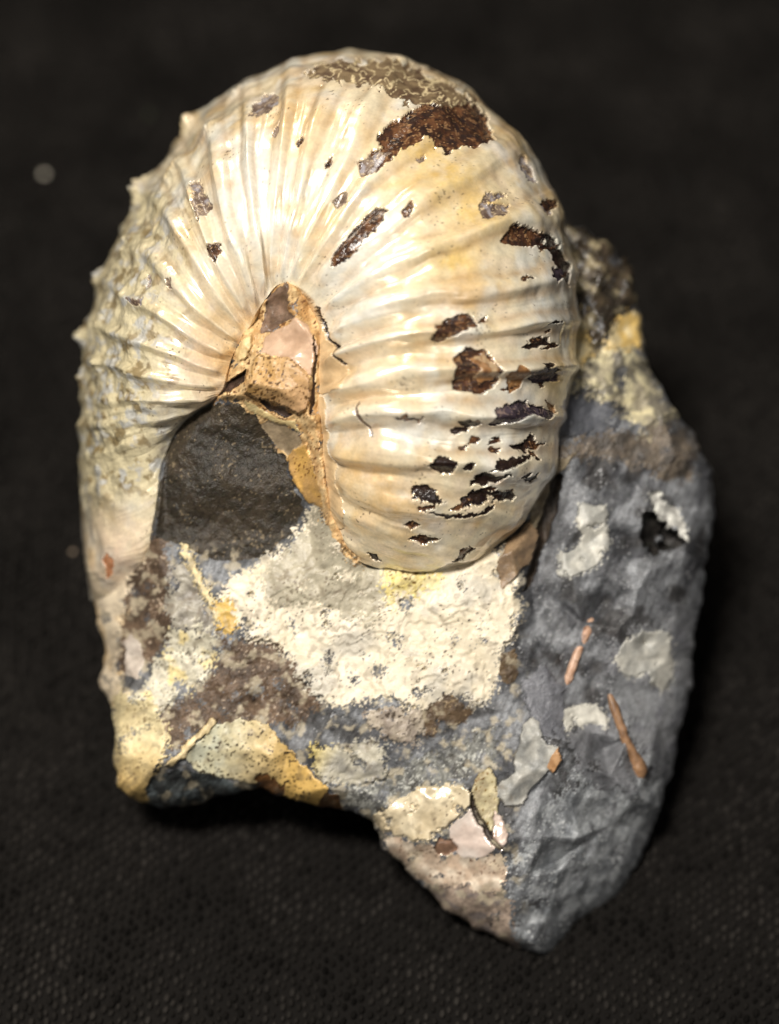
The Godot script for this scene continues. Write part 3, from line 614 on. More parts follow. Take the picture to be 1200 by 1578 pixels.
			ix.append(here[q])
		put(fossil, row[0], array_mesh(v, n, c, ix), mats[row[2]], row[7])
	# sides and back
	var nexts := {}
	for j in GH - 1:
		for i in GW - 1:
			var k := j * GW + i
			if not cell[k]:
				continue
			if j == 0 or not cell[k - GW]: nexts[k] = k + 1
			if not cell[k + 1]: nexts[k + 1] = k + GW + 1
			if not cell[k + GW]: nexts[k + GW + 1] = k + GW
			if i == 0 or not cell[k - 1]: nexts[k + GW] = k
	var loop := PackedInt32Array()
	var first: int = nexts.keys()[0]
	var cur := first
	for s in 20000:
		loop.append(cur)
		if not nexts.has(cur):
			break
		cur = nexts[cur]
		if cur == first:
			break
	var rings := 26
	var sv := PackedVector3Array()
	var sc := PackedColorArray()
	var si := PackedInt32Array()
	var mid := Vector2(620, 900)
	var m := loop.size()
	for r in rings + 1:
		var t := float(r) / rings
		for s in m:
			var f: Vector3 = flat[loop[s]]
			var low := (REST - 6.0 - up_y * (789.0 - f.y)) / up_z
			var end := maxf(low, -430.0)
			var depth := t * 1.25
			var x := f.x
			var y := f.y
			var zz := f.z
			if depth <= 1.0:
				zz = lerpf(f.z, minf(end, f.z - 2.0), depth)
				var inn := 0.16 * depth * depth
				x = lerpf(f.x, mid.x, inn)
				y = lerpf(f.y, mid.y, inn)
				var w := sin(depth * PI) * 9.0
				x += w * nb.get_noise_3d(f.x * 0.02, f.y * 0.02, zz * 0.02)
				y += w * nb.get_noise_3d(f.x * 0.02, f.y * 0.02, zz * 0.02 + 30.0)
			else:
				var inn := 0.16 + (depth - 1.0) / 0.25 * 0.84
				x = lerpf(f.x, mid.x, inn)
				y = lerpf(f.y, mid.y, inn)
				low = (REST - 6.0 - up_y * (789.0 - y)) / up_z
				zz = maxf(low, -430.0)
			zz = maxf(zz, (REST - 6.0 - up_y * (789.0 - y)) / up_z)
			sv.append(at(x, y, zz))
			sc.append(tone(kinds[0][1], x, y, zz))
			if r < rings:
				var a := r * m + s
				var b := r * m + (s + 1) % m
				si.append_array([a, a + m, b, b, a + m, b + m])
	var st := SurfaceTool.new()
	st.create_from_arrays(array_mesh_arrays(sv, sc, si))
	st.generate_normals()
	put(fossil, "rock_back", st.commit(), mats.rock, "unseen grey back and sides of the rock")


func facets(corner: PackedVector2Array, cz: PackedFloat32Array) -> PackedFloat32Array:
	var tri := Geometry2D.triangulate_delaunay(corner)
	var z := PackedFloat32Array()
	z.resize(GW * GH)
	z.fill(-200.0)
	for t in range(0, tri.size(), 3):
		var a := corner[tri[t]]
		var b := corner[tri[t + 1]]
		var c := corner[tri[t + 2]]
		var den := (b.y - c.y) * (a.x - c.x) + (c.x - b.x) * (a.y - c.y)
		if absf(den) < 0.01:
			continue
		var i0 := maxi(0, ceili((minf(a.x, minf(b.x, c.x)) - GX) / ST))
		var i1 := mini(GW - 1, floori((maxf(a.x, maxf(b.x, c.x)) - GX) / ST))
		var j0 := maxi(0, ceili((minf(a.y, minf(b.y, c.y)) - GY) / ST))
		var j1 := mini(GH - 1, floori((maxf(a.y, maxf(b.y, c.y)) - GY) / ST))
		for j in range(j0, j1 + 1):
			var y := GY + j * ST
			for i in range(i0, i1 + 1):
				var x := GX + i * ST
				var p := ((b.y - c.y) * (x - c.x) + (c.x - b.x) * (y - c.y)) / den
				var q := ((c.y - a.y) * (x - c.x) + (a.x - c.x) * (y - c.y)) / den
				if p >= -0.001 and q >= -0.001 and p + q <= 1.001:
					z[j * GW + i] = p * cz[tri[t]] + q * cz[tri[t + 1]] + (1.0 - p - q) * cz[tri[t + 2]]
	return z


func array_mesh_arrays(v: PackedVector3Array, c: PackedColorArray, ix: PackedInt32Array) -> Array:
	var a := []
	a.resize(Mesh.ARRAY_MAX)
	a[Mesh.ARRAY_VERTEX] = v
	a[Mesh.ARRAY_COLOR] = c
	a[Mesh.ARRAY_INDEX] = ix
	return a


func soften(a: PackedFloat32Array, w: int, h: int, r: int) -> PackedFloat32Array:
	var b := a.duplicate()
	var k := 1.0 / (2 * r + 1)
	for j in h:
		for i in range(r, w - r):
			var s := 0.0
			for d in range(-r, r + 1):
				s += a[j * w + i + d]
			b[j * w + i] = s * k
	var c := b.duplicate()
	for j in range(r, h - r):
		for i in w:
			var s := 0.0
			for d in range(-r, r + 1):
				s += b[(j + d) * w + i]
			c[j * w + i] = s * k
	return c


func distance_inside(m: PackedByteArray, w: int, h: int) -> PackedFloat32Array:
	var d := PackedFloat32Array()
	d.resize(w * h)
	d.fill(0.0)
	for k in w * h:
		if m[k]:
			d[k] = 9999.0
	for j in range(1, h - 1):
		for i in range(1, w - 1):
			var k := j * w + i
			if d[k] > 0.0:
				d[k] = minf(d[k], minf(minf(d[k - 1], d[k - w]) + ST, minf(d[k - w - 1], d[k - w + 1]) + ST * 1.414))
	for j in range(h - 2, 0, -1):
		for i in range(w - 2, 0, -1):
			var k := j * w + i
			if d[k] > 0.0:
				d[k] = minf(d[k], minf(minf(d[k + 1], d[k + w]) + ST, minf(d[k + w + 1], d[k + w - 1]) + ST * 1.414))
	return d


# ---------------------------------------------------------------- the shell

# one row for each cross section of the whorl, from the end under the cream layer round to the break on the left:
# inner edge x y, outer edge x y, height at the inner edge, at the crest, at the outer edge, how far out the crest lies, how strong the ribs are
const SECTIONS := [
	[552, 862, 590, 878, 34, 36, 8, 0.35, 0.0],
	[520, 822, 672, 882, 52, 77, 6, 0.35, 0.2],
	[505, 775, 768, 838, 78, 133, -2, 0.36, 0.4],
	[498, 712, 838, 748, 100, 173, -14, 0.36, 0.7],
	[493, 655, 862, 656, 116, 195, -26, 0.36, 0.95],
	[492, 608, 882, 572, 124, 207, -40, 0.36, 1.0],
	[493, 560, 884, 500, 128, 210, -52, 0.36, 1.0],
	[497, 515, 884, 440, 130, 210, -62, 0.36, 1.0],
	[492, 480, 864, 342, 130, 202, -80, 0.36, 0.9],
	[478, 456, 824, 243, 130, 186, -100, 0.36, 0.75],
	[458, 442, 734, 152, 128, 171, -120, 0.36, 0.75],
	[441, 437, 622, 92, 124, 158, -140, 0.36, 0.75],
	[426, 442, 510, 81, 116, 146, -150, 0.36, 0.75],
	[411, 460, 420, 107, 104, 134, -160, 0.36, 0.75],
	[397, 480, 334, 158, 92, 146, -210, 0.36, 0.75],
	[385, 500, 270, 226, 82, 132, -220, 0.36, 0.7],
	[372, 520, 215, 312, 76, 118, -230, 0.36, 0.65],
	[361, 545, 167, 410, 72, 106, -236, 0.36, 0.65],
	[350, 575, 140, 500, 68, 96, -240, 0.36, 0.65],
	[341, 602, 131, 570, 64, 88, -240, 0.34, 0.6],
	[318, 622, 127, 640, 46, 70, -240, 0.3, 0.5],
	[280, 652, 125, 700, 14, 34, -240, 0.25, 0.3],
	[256, 700, 125, 760, -6, 6, -236, 0.2, 0.1],
	[246, 785, 128, 820, -18, -12, -230, 0.15, 0.05],
	[230, 850, 133, 880, -40, -34, -186, 0.12, 0.0],
	[222, 900, 140, 925, -110, -105, -220, 0.12, 0.0],
]

const NU := 1500
const LIP := 6
const NIN := 90
const NARC := 190
const NBACK := 26
const MX := 100.0
const MY := 60.0
const MST := 1.25
const MW := 650
const MH := 880


func shell_patches() -> Array:
	var dark := {"a": lin(66, 44, 32), "b": lin(46, 34, 30), "c": lin(104, 70, 46), "grain": 0.3, "size": 0.06, "veins": lin(146, 112, 78), "vein": 0.045, "thin": 0.55}
	var black := {"a": lin(34, 25, 22), "b": lin(48, 36, 30), "grain": 0.25, "size": 0.05}
	var violet := {"a": lin(72, 62, 70), "b": lin(50, 42, 48), "grain": 0.25, "size": 0.05, "veins": lin(130, 112, 104), "vein": 0.045, "thin": 0.55}
	var amber := {"a": lin(150, 110, 70), "b": lin(118, 84, 56), "c": lin(184, 160, 126), "grain": 0.2, "size": 0.06}
	var grey := {"a": lin(128, 112, 98), "b": lin(92, 76, 66), "c": lin(150, 146, 150), "grain": 0.25, "size": 0.05, "veins": lin(186, 166, 136), "vein": 0.05, "thin": 0.7}
	var collar := {"a": lin(212, 184, 142), "b": lin(196, 168, 128), "grain": 0.1, "size": 0.03}
	var olive := {"a": lin(122, 104, 78), "b": lin(84, 66, 50), "grain": 0.2, "size": 0.03, "veins": lin(206, 188, 148), "vein": 0.038}
	# name, kind, lift, raggedness, outline, label
	return [
		["shell", null, 0.0, 0.0, [], ""],
		["collar_plate", collar, 2.0, 2.0, [452, 447, 470, 450, 490, 474, 500, 500, 518, 530, 534, 558, 538, 580, 536, 598, 500, 606, 470, 608, 470, 470], "smooth cream collar along the inner edge"],
		["collar_plate", collar, 1.6, 3.0, [484, 612, 500, 612, 506, 655, 506, 690, 520, 720, 519, 745, 534, 788, 532, 812, 520, 815, 480, 790, 480, 640], ""],
		["suture_patch", olive, -2.0, 14.0, [468, 112, 520, 96, 600, 94, 660, 112, 712, 146, 750, 186, 700, 176, 640, 166, 606, 152, 560, 132, 500, 128], "mottled brown patch with fern-like lines at the top"],
		["suture_patch", grey, -2.5, 5.0, [383, 184, 395, 160, 410, 142, 430, 150, 428, 164, 408, 180], ""],
		["bare_patch", dark, -4.4, 7.0, [553, 270, 553, 250, 590, 226, 578, 214, 600, 190, 625, 178, 650, 166, 690, 170, 717, 158, 748, 180, 760, 216, 735, 226, 710, 228, 690, 240, 670, 224, 655, 212, 635, 226, 615, 236, 600, 252, 580, 267, 565, 274], "largest bare brown patch near the top"],
		["bare_patch", grey, -3.6, 4.0, [553, 272, 556, 250, 585, 232, 600, 238, 590, 252, 568, 274], ""],
		["bare_patch", dark, -4.4, 5.0, [514, 410, 521, 383, 540, 358, 578, 321, 598, 326, 585, 350, 560, 375, 534, 405], "long bare patch on the upper flank"],
		["bare_patch", grey, -3.0, 4.0, [512, 311, 520, 299, 536, 296, 534, 312, 518, 321], ""],
		["bare_patch", dark, -3.0, 3.0, [501, 252, 512, 243, 510, 260, 501, 264], ""],
		["bare_patch", dark, -3.0, 3.0, [456, 222, 468, 208, 469, 221, 461, 228], ""],
		["bare_patch", grey, -3.0, 3.0, [421, 209, 431, 192, 434, 206, 426, 217], ""],
		["bare_patch", grey, -3.0, 3.0, [640, 246, 652, 240, 654, 246, 644, 252], ""],
		["bare_patch", dark, -3.0, 3.0, [618, 330, 632, 312, 636, 322, 630, 338, 622, 340], ""],
		["bare_patch", grey, -3.6, 5.0, [734, 318, 750, 299, 780, 299, 772, 306, 748, 314, 782, 318, 772, 334, 742, 340], ""],
		["bare_patch", dark, -4.4, 4.0, [768, 373, 783, 349, 804, 351, 835, 366, 832, 380, 775, 378], ""],
		["bare_patch", black, -4.4, 4.0, [833, 360, 851, 370, 872, 404, 875, 443, 858, 426, 842, 385], ""],
		["bare_patch", violet, -3.0, 5.0, [842, 412, 862, 418, 854, 437, 842, 426], ""],
		["bare_patch", grey, -3.0, 5.0, [796, 240, 806, 240, 816, 258, 828, 280, 818, 278, 800, 262], ""],
		["bare_patch", grey, -3.0, 4.0, [824, 318, 836, 318, 842, 334, 832, 336], ""],
		["bare_patch", dark, -4.4, 4.0, [660, 526, 670, 503, 700, 486, 718, 484, 731, 500, 702, 513, 676, 527], "brown oval patch in the middle of the flank"],
		["bare_patch", dark, -3.0, 2.0, [733, 497, 746, 486, 744, 498], ""],
		["bare_patch", black, -3.6, 3.0, [799, 536, 816, 526, 838, 519, 843, 530, 813, 538], ""],
		["bare_patch", dark, -4.4, 4.0, [694, 598, 697, 549, 716, 536, 744, 540, 756, 556, 762, 586, 754, 598, 737, 608, 716, 600], "brown ring-shaped patch, lower right flank"],
		["inner_layer", amber, -2.0, 3.0, [722, 552, 742, 544, 757, 560, 758, 584, 738, 590, 724, 580, 732, 566], "amber island inside the ring-shaped patch"],
		["bare_patch", violet, -3.6, 3.0, [805, 572, 825, 566, 851, 572, 859, 586, 825, 590, 808, 584], ""],
		["inner_layer", amber, -2.0, 3.0, [771, 572, 790, 562, 804, 575, 796, 597, 780, 604], ""],
		["bare_patch", violet, -4.4, 4.0, [745, 654, 753, 629, 783, 618, 807, 616, 810, 634, 784, 648], ""],
		["bare_patch", violet, -3.6, 3.0, [809, 620, 834, 628, 851, 633, 841, 644, 812, 637], ""],
		["inner_layer", amber, -3.0, 2.0, [836, 614, 851, 625, 851, 635, 840, 630], ""],
		["bare_patch", black, -3.6, 4.0, [699, 647, 717, 643, 737, 650, 721, 659], ""],
		["bare_patch", dark, -2.0, 8.0, [608, 638, 626, 636, 648, 644, 646, 650, 622, 644], ""],
		["bare_patch", black, -4.4, 4.0, [657, 713, 674, 699, 701, 710, 697, 725, 679, 729], "small black oval patch low on the flank"],
		["bare_patch", black, -3.6, 4.0, [777, 687, 804, 680, 816, 665, 823, 680, 804, 696, 790, 690], ""],
		["bare_patch", black, -3.6, 7.0, [723, 744, 736, 725, 781, 728, 752, 744], ""],
		["bare_patch", black, -3.0, 6.0, [747, 722, 764, 703, 790, 701, 818, 698, 792, 712, 765, 720], ""],
		["bare_patch", black, -3.0, 10.0, [630, 757, 641, 742, 672, 750, 681, 775, 658, 772], ""],
		["bare_patch", black, -3.6, 7.0, [704, 777, 720, 757, 746, 752, 754, 768, 740, 774], ""],
		["bare_patch", black, -3.6, 6.0, [756, 772, 766, 757, 792, 758, 786, 770], ""],
		["bare_patch", black, -3.0, 6.0, [800, 740, 812, 730, 822, 726, 814, 744], ""],
		["bare_patch", dark, -3.6, 2.0, [622, 806, 633, 799, 648, 806, 634, 815], ""],
		["bare_patch", dark, -3.6, 3.0, [627, 826, 650, 822, 678, 831, 654, 836], ""],
		["bare_patch", dark, -3.6, 5.0, [692, 861, 716, 839, 731, 842, 709, 858], ""],
		["bare_patch", black, -3.6, 3.0, [564, 850, 578, 852, 588, 864, 574, 862], ""],
		["bare_patch", dark, -3.6, 4.0, [320, 384, 333, 372, 342, 376, 338, 406, 325, 397], "dark patch on the left flank"],
		["bare_patch", grey, -3.6, 5.0, [300, 282, 309, 280, 328, 318, 318, 332, 308, 348, 304, 320], ""],
		["bare_patch", grey, -2.5, 5.0, [228, 420, 234, 422, 232, 446, 226, 440], ""],
		["bare_patch", grey, -2.5, 5.0, [258, 430, 270, 432, 268, 446, 260, 442], ""],
		["bare_patch", grey, -2.0, 6.0, [202, 458, 226, 462, 222, 474, 208, 470], ""],
		["red_spot", {"a": lin(190, 136, 100), "b": lin(172, 116, 80), "grain": 0.15, "size": 0.05}, -2.0, 4.0, [156, 862, 164, 852, 174, 864, 172, 884, 164, 890], "reddish spot on the blurred left edge"],
		["crack", black, -3.0, 2.0, [486, 470, 492, 474, 503, 500, 521, 530, 537, 560, 533, 562, 517, 534, 499, 504], "dark crack behind the collar"],
		["crack", grey, -2.0, 2.0, [552, 618, 557, 620, 568, 648, 577, 672, 573, 672, 562, 648], ""],
		["crack", black, -2.0, 4.0, [650, 781, 690, 790, 724, 788, 760, 776, 758, 782, 724, 794, 686, 796], ""],
	]


func shell_color(x: float, y: float, z: float, s: float, groove: float) -> Color:
	var c := lin(233, 217, 183)
	var m := nb.get_noise_3d(x * 0.009, y * 0.009, z * 0.009)
	c = c.lerp(lin(234, 230, 216), smoothstep(-0.05, 0.35, m) * 0.85)
	var g := nb.get_noise_3d(x * 0.011 + 40.0, y * 0.011, z * 0.011)
	c = c.lerp(lin(218, 182, 114), smoothstep(0.05, 0.45, g) * 0.6)
	var hue := na.get_noise_3d(x * 0.022, y * 0.022, z * 0.022)
	c = c.lerp(lin(238, 216, 200) if hue > 0.0 else lin(216, 220, 204), clampf(absf(hue) * 0.4, 0.0, 0.2))
	# stains, each with a middle, a reach and a colour
	for b in STAINS:
		var d: float = ((x - b[0]) / b[2]) ** 2 + ((y - b[1]) / b[3]) ** 2
		if d < 5.0:
			var w: float = exp(-d) * (0.75 + 0.5 * nb.get_noise_3d(x * 0.04, y * 0.04, z * 0.04))
			c = c.lerp(stain_colors[b[4]], clampf(w, 0.0, 0.9))
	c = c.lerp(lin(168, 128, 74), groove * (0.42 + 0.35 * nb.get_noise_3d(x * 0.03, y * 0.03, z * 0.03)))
	# weathered outer edge of the left side
	var worn := smoothstep(350.0, 200.0, x + 60.0 * nb.get_noise_2d(x * 0.02, y * 0.02) + (40.0 if y < 300.0 else 0.0)) * smoothstep(800.0, 740.0, y)
	if worn > 0.0:
		var q := nb.get_noise_3d(x * 0.035, y * 0.035, z * 0.02)
		var e := lin(218, 206, 168).lerp(lin(142, 124, 86), smoothstep(0.0, 0.35, q))
		e = e.lerp(lin(196, 196, 190), smoothstep(0.05, 0.4, nb.get_noise_3d(x * 0.03 + 70.0, y * 0.03, z * 0.02)))
		c = c.lerp(e, worn * 0.9)
	var s2 := 1.0 + 0.10 * na.get_noise_3d(x * 0.2, y * 0.2, z * 0.2) + 0.07 * nc.get_noise_3d(x * 0.07, y * 0.07, z * 0.07)
	c = Color(c.r * s2, c.g * s2, c.b * s2)
	# grime specks
	var k := nc.get_noise_3d(x * 0.17, y * 0.17, z * 0.17) + 0.5 * na.get_noise_3d(x * 0.016 + 3.0, y * 0.016, z * 0.016)
	return c.lerp(lin(96, 78, 60), smoothstep(0.9, 1.05, k) * 0.8)


const STAINS := [
	[690, 270, 50, 36, 0], [725, 330, 60, 40, 0], [690, 400, 40, 30, 0], [705, 455, 36, 26, 1], [560, 480, 60, 60, 3], [530, 420, 40, 50, 3], [640, 350, 50, 30, 4], [850, 580, 20, 40, 0], [600, 770, 60, 50, 1], [560, 720, 50, 40, 1], [840, 480, 40, 60, 3], [560, 600, 60, 50, 4],
	[290, 560, 60, 60, 2], [350, 560, 40, 40, 1], [330, 440, 70, 60, 4], [400, 330, 60, 80, 3], [470, 180, 60, 40, 1], [540, 240, 50, 40, 4], [640, 230, 60, 30, 0], [780, 640, 60, 60, 3], [640, 660, 60, 30, 3], [180, 860, 40, 60, 2], [170, 960, 40, 50, 4], [160, 700, 40, 90, 5], [170, 560, 40, 50, 5], [250, 650, 40, 40, 3]
]
var stain_colors := [lin(224, 190, 112), lin(216, 182, 128), lin(234, 208, 182), lin(232, 232, 224), lin(238, 220, 188), lin(176, 156, 112)]


func spline(i: int, u: float) -> float:
	var k := clampi(int(u), 0, SECTIONS.size() - 2)
	var t := u - k
	var a: float = SECTIONS[maxi(0, k - 1)][i]
	var b: float = SECTIONS[k][i]
	var c: float = SECTIONS[k + 1][i]
	var d: float = SECTIONS[mini(SECTIONS.size() - 1, k + 2)][i]
	return 0.5 * (2.0 * b + (c - a) * t + (2.0 * a - 5.0 * b + 4.0 * c - d) * t * t + (3.0 * b - a - 3.0 * c + d) * t * t * t)


func build_shell() -> void:
	var patches := shell_patches()
	var mask := PackedByteArray()
	mask.resize(MW * MH)
	for k in range(1, patches.size()):
		mark(mask, MW, MH, MX, MY, MST, poly(patches[k][4]), k, patches[k][3], 0.06)
	var rng := RandomNumberGenerator.new()
	rng.seed = 12
	var chip: Dictionary = patches[patches.size() - 3][1]
	for i in 46:
		var cx := rng.randf_range(640.0, 840.0)
		var cy := rng.randf_range(640.0, 800.0)
		if i >= 28:
			cx = rng.randf_range(780.0, 868.0)
			cy = rng.randf_range(250.0, 640.0)
		if cx < 640.0 + (800.0 - cy) * 0.4 or (cx - 690.0) > (850.0 - cy) * 1.4:
			continue
		var rx := rng.randf_range(4.0, 15.0)
		var ry := rng.randf_range(2.5, 6.0)
		var ring := []
		for q in 9:
			var w := TAU * q / 9.0
			var rr := rng.randf_range(0.55, 1.2)
			ring.append(cx + cos(w) * rx * rr)
			ring.append(cy + sin(w) * ry * rr - cos(w) * rx * 0.2)
		patches.append(["bare_patch", patches[5][1] if i % 3 else chip, -2.4, 4.0, ring, ""])
		mark(mask, MW, MH, MX, MY, MST, poly(ring), patches.size() - 1, 4.0, 0.06)
	var nv := LIP + NIN + NARC + NBACK
	var flat := PackedVector3Array()
	flat.resize(NU * nv)
	var groove := PackedFloat32Array()
	groove.resize(NU * nv)
	var bump := PackedFloat32Array()
	bump.resize(NU * nv)
	var kind := PackedByteArray()
	kind.resize(NU * nv)
	var last := SECTIONS.size() - 1
	for i in NU:
		var u := float(i) / (NU - 1) * last
		var ix := spline(0, u)
		var iy := spline(1, u)
		var ox := spline(2, u)
		var oy := spline(3, u)
		var zi := spline(4, u)
		var zp := spline(5, u)
		var zo := spline(6, u)
		var sp := spline(7, u)
		var ribs := spline(8, u)
		var len_ := Vector2(ox - ix, oy - iy).length()
		var bow := lerpf(-0.6, 0.95, smoothstep(2.2, 5.0, u)) * (1.0 - 0.7 * smoothstep(14.0, 18.0, u))
		for j in nv:
			var s := 0.0
			var z := 0.0
			var ang := 0.0
			if j < LIP:
				var t := 1.0 - float(j) / LIP
				s = -14.0 * t / maxf(len_, 30.0)
				z = zi - 44.0 * t
			elif j < LIP + NIN:
				var t := float(j - LIP) / NIN
				s = sp * t
				z = zi + (zp - zi) * (1.0 - (1.0 - t) ** 2.0)
			else:
				ang = float(j - LIP - NIN) / NARC * PI / 2.0
				if j >= LIP + NIN + NARC:
					ang = PI / 2.0 + float(j - LIP - NIN - NARC) / NBACK * 1.45
				s = sp + (1.0 - sp) * sin(ang)
				z = zo + (zp - zo) * cos(ang) if ang < PI / 2.0 else zo + 150.0 * cos(ang)
			var x := lerpf(ix, ox, s)
			var y := lerpf(iy, oy, s)
			var k := i * nv + j
			flat[k] = Vector3(x, y, z)
			var ss := clampf(s, 0.0, 1.0)
			# ribs: few at the inner edge, twice as many further out
			var ph := u + 1.7 * smoothstep(1.6, 5.2, u) + 0.35 * (smoothstep(9.0, 10.5, u) * (u - 9.75) if u > 9.0 else 0.0) * 0.9 - bow * (1.0 - exp(-ss / 0.13)) + maxf(bow, 0.0) * 0.55 * ss + 0.16 * na.get_noise_2d(u * 0.9, ss * 1.5) + 0.05 * na.get_noise_2d(u * 2.5 + 30.0, ss * 4.0)
			var a1 := pow(0.5 + 0.5 * cos(TAU * 0.95 * ph), 0.8)
			var a2 := pow(0.5 + 0.5 * cos(TAU * 1.9 * ph), 0.85)
			var w2 := smoothstep(0.22, 0.5, ss)
			var fade := smoothstep(0.0, 0.12, ss) * (1.0 if j >= LIP else 0.0)
			var vary := 0.95 + 0.3 * na.get_noise_2d(ph * 0.8 + 12.0, ss * 2.0)
			var h := ribs * fade * vary * ((26.0 * (1.0 - w2) * a1 + w2 * (16.0 * a1 + 6.0 * a2)) if u < 8.5 else (17.0 * (1.0 - w2) * a1 + w2 * (12.0 * a1 + 5.0 * a2))) * (1.0 - 0.5 * smoothstep(0.75, 1.0, ss))
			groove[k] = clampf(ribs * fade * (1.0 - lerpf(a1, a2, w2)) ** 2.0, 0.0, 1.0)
			# growth lines and unevenness
			h += (0.5 * na.get_noise_2d(ph * 5.0, ss * 1.5) + 0.16 * nc.get_noise_2d(ph * 15.0, ss * 3.0)) * (0.4 + 0.9 * absf(nc.get_noise_2d(u * 0.7, ss * 2.5)))
			h += 3.0 * na.get_noise_3d(x * 0.013, y * 0.013, z * 0.013) + 0.9 * na.get_noise_3d(x * 0.035, y * 0.035, z * 0.035)
			# the worn, knobbly left edge
			var worn := smoothstep(320.0, 200.0, x) * smoothstep(860.0, 720.0, y) * smoothstep(0.3, 0.6, ss)
			h += worn * (2.0 * na.get_noise_2d(ph * 1.6, ss * 5.0) + 6.0 * nb.get_noise_3d(x * 0.02, y * 0.02, z * 0.02))
			for t in KNOBS:
				var du: float = (u - t[0]) * t[3]
				var dv: float = (ang - t[1]) * 150.0
				var dd: float = du * du + dv * dv
				if dd < 900.0:
					h += t[2] * (exp(-dd / 150.0) + 0.35 * exp(-dd / 25.0)) * (0.85 + 0.4 * nb.get_noise_2d(u * 9.0, ang * 9.0))
			var mi := int((x - MX) / MST)
			var mj := int((y - MY) / MST)
			if ang < 1.62 and mi >= 0 and mj >= 0 and mi < MW and mj < MH:
				kind[k] = mask[mj * MW + mi]
				h += float(patches[kind[k]][2])
			bump[k] = h
	# move every point along the normal of the smooth form
	var base := PackedVector3Array()
	base.resize(NU * nv)
	for k in NU * nv:
		base[k] = at(flat[k].x, flat[k].y, flat[k].z)
	var n0 := grid_normals(base, NU, nv)
	var pos := PackedVector3Array()
	pos.resize(NU * nv)
	for k in NU * nv:
		pos[k] = base[k] + n0[k] * (bump[k] * UNIT)
	var nor := grid_normals(pos, NU, nv)
	var lists := []
	for k in patches.size():
		lists.append(PackedInt32Array())
	for i in NU - 1:
		for j in nv - 1:
			var k := i * nv + j
			for t in [[k, k + nv, k + 1], [k + 1, k + nv, k + nv + 1]]:
				var ka := kind[t[0]]
				var kb := kind[t[1]]
				var kc := kind[t[2]]
				var kk := ka if ka == kb or ka == kc else kb if kb == kc else maxi(ka, maxi(kb, kc))
				lists[kk].append(t[0])
				lists[kk].append(t[1])
				lists[kk].append(t[2])
	var shell: Node = null
	for k in patches.size():
		var row: Array = patches[k]
		var list: PackedInt32Array = lists[k]
		if list.size() < 9:
			continue
		var here := {}
		var v := PackedVector3Array()
		var n := PackedVector3Array()
		var c := PackedColorArray()
		var ix2 := PackedInt32Array()
		for q in list:
			if not here.has(q):
				here[q] = v.size()
				v.append(pos[q])
				n.append(nor[q])
				var f := flat[q]
				if k == 0:
					c.append(shell_color(f.x, f.y, f.z, 0.0, groove[q]))
				else:
					c.append(tone(row[1], f.x, f.y, f.z))
			ix2.append(here[q])
		var mesh := array_mesh(v, n, c, ix2)
		if k == 0:
			shell = put(fossil, "shell", mesh, mats.nacre, "pearly cream ribbed coil of the ammonite")
		else:
			put(shell, row[0], mesh, mats.gloss if row[0] in ["collar_plate", "red_spot"] else mats.crust if row[0] == "suture_patch" else mats.mould, row[5])


# knobs and spines along the outer edge: section, angle over the edge, height, size along the whorl
const KNOBS := [[14.55, 1.45, 17.0, 50.0], [15.85, 1.5, 20.0, 50.0], [17.25, 1.5, 15.0, 50.0], [18.25, 1.5, 16.0, 50.0], [19.2, 1.45, 9.0, 50.0], [13.6, 1.3, 9.0, 50.0], [15.2, 1.05, 9.0, 40.0], [16.6, 1.1, 9.0, 40.0], [20.2, 1.4, 8.0, 50.0], [17.8, 1.05, 8.0, 40.0], [18.8, 1.0, 7.0, 40.0], [14.2, 1.0, 7.0, 40.0]]


func grid_normals(p: PackedVector3Array, nu: int, nv: int) -> PackedVector3Array:
	var out := PackedVector3Array()
	out.resize(nu * nv)
	for i in nu:
		var ia := maxi(0, i - 1) * nv
		var ib := mini(nu - 1, i + 1) * nv
		for j in nv:
			var ja := maxi(0, j - 1)
			var jb := mini(nv - 1, j + 1)
			out[i * nv + j] = (p[i * nv + jb] - p[i * nv + ja]).cross(p[ib + j] - p[ia + j]).normalized()
	return out


# ---------------------------------------------------------------- small pieces

func tube(path: Array, k: Dictionary) -> ArrayMesh:
	var v := PackedVector3Array()
	var c := PackedColorArray()
	var ix := PackedInt32Array()
	var seg := 14
	var steps := 40
	for i in steps + 1:
		var u := float(i) / steps * (path.size() - 1)
		var q := mini(int(u), path.size() - 2)
		var t := u - q
		var a: Array = path[q]
		var b: Array = path[q + 1]
		var r := lerpf(a[3], b[3], t) * (sqrt(clampf(minf(i, steps - i) / 4.0, 0.0, 1.0)) + 0.02)
		var mid := Vector3(lerpf(a[0], b[0], t), lerpf(a[1], b[1], t), lerpf(a[2], b[2], t))
		var dir := Vector2(b[0] - a[0], b[1] - a[1]).normalized()
		for s in seg:
			var w := TAU * s / seg
			var rr := r * (1.0 + 0.35 * nb.get_noise_3d(mid.x * 0.06, mid.y * 0.06, w * 0.6))
			var p := mid + Vector3(-dir.y, dir.x, 0) * cos(w) * rr + Vector3(0, 0, 1) * sin(w) * rr * 0.8
			v.append(at(p.x, p.y, p.z))
			c.append(tone(k, p.x, p.y, p.z))
			if i < steps:
				var m := i * seg + s
				var n := i * seg + (s + 1) % seg
				ix.append_array([m, n, m + seg, n, n + seg, m + seg])
	var st := SurfaceTool.new()
	st.create_from_arrays(array_mesh_arrays(v, c, ix))
	st.generate_normals()
	return st.commit()


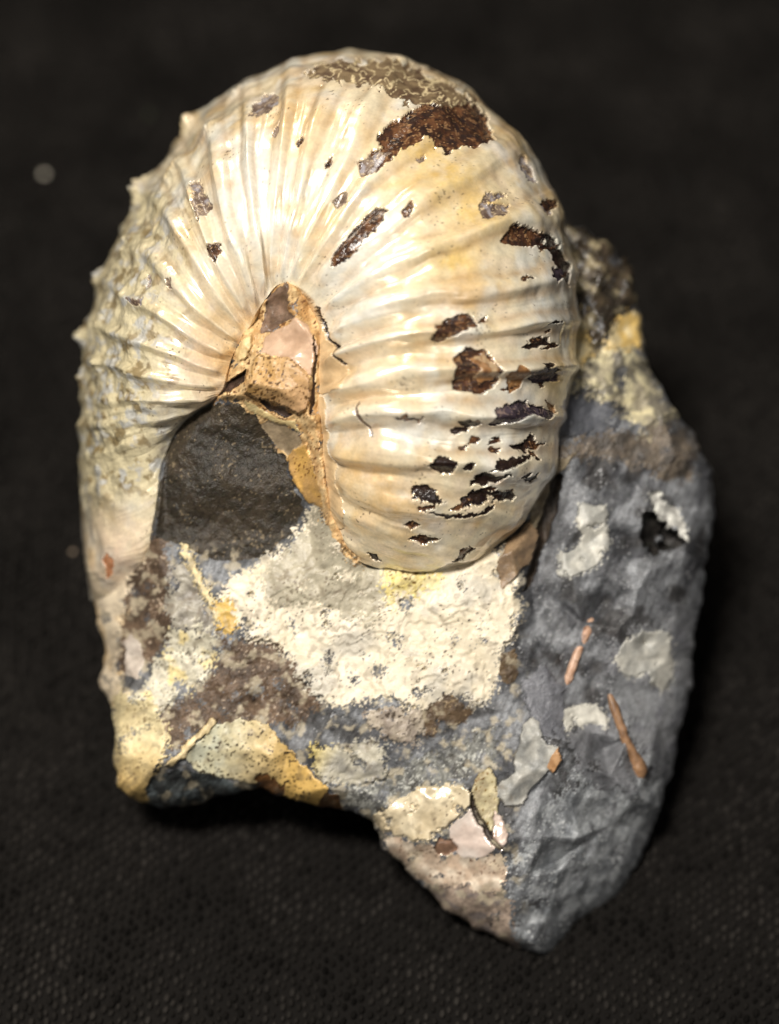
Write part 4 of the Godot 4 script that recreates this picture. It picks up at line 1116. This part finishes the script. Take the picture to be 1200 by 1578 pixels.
func build_slivers() -> void:
	put(fossil, "shell_sliver", tube([[913, 952, -46, 5], [905, 972, -38, 7.5], [893, 1000, -34, 6], [882, 1025, -30, 6.5], [873, 1056, -26, 6]], {"a": lin(200, 166, 142), "b": lin(176, 138, 112), "grain": 0.2, "size": 0.05, "speck": lin(110, 76, 56), "rare": 0.5}), mats.crust, "pinkish sliver standing in the grey face")
	put(fossil, "shell_sliver", tube([[937, 1064, -46, 5], [948, 1095, -42, 7], [962, 1135, -44, 7], [975, 1165, -50, 9], [985, 1185, -56, 13], [983, 1218, -64, 6]], {"a": lin(150, 116, 86), "b": lin(108, 80, 56), "grain": 0.3, "size": 0.04}), mats.crust, "brown sliver lying across the grey face")


func build_lint() -> void:
	var rng := RandomNumberGenerator.new()
	rng.seed = 8
	# x, z on the cloth (metres), size, colour, label
	for a in [[68, 268, 7.0, lin(190, 184, 170), "largest pale lint speck, on the cloth at the upper left"], [230, 180, 6.0, lin(50, 56, 46), "greenish lint speck on the cloth behind the spiny shell edge"], [1044, 285, 6.0, lin(42, 41, 40), "grey lint speck on the cloth behind the rock's right corner"], [112, 850, 4.0, lin(150, 134, 116), "small tan lint speck on the cloth beside the shell's left edge"]]:
		# where on the cloth it lies
		var ray := tilt() * Vector3((a[0] - 600.0), (789.0 - a[1]), -REACH).normalized()
		var eye := tilt() * Vector3(0, 0, REACH * UNIT) + Vector3(0, -REST * UNIT, 0)
		var spot := eye - ray * (eye.y / ray.y)
		var v := PackedVector3Array()
		var c := PackedColorArray()
		var ix := PackedInt32Array()
		for i in 7:
			for s in 10:
				var la := PI * i / 6.0
				var lo := TAU * s / 10.0
				var d := Vector3(sin(la) * cos(lo), cos(la) * 0.55, sin(la) * sin(lo))
				v.append(d * UNIT * a[2] * (1.0 + 0.4 * na.get_noise_3d(d.x * 2.0 + a[0], d.y * 2.0, d.z * 2.0)))
				c.append(a[3])
				if i < 6:
					var m := i * 10 + s
					var n := i * 10 + (s + 1) % 10
					ix.append_array([m, n, m + 10, n, n + 10, m + 10])
		var st := SurfaceTool.new()
		st.create_from_arrays(array_mesh_arrays(v, c, ix))
		st.generate_normals()
		var o := put(self, "lint_speck", st.commit(), mats.cloth, a[4])
		o.set_meta("category", "lint")
		o.set_meta("group", "lint specks on the black cloth")
		o.position = Vector3(spot.x, cloth_height(spot.x, spot.z) + 0.0005, spot.z)
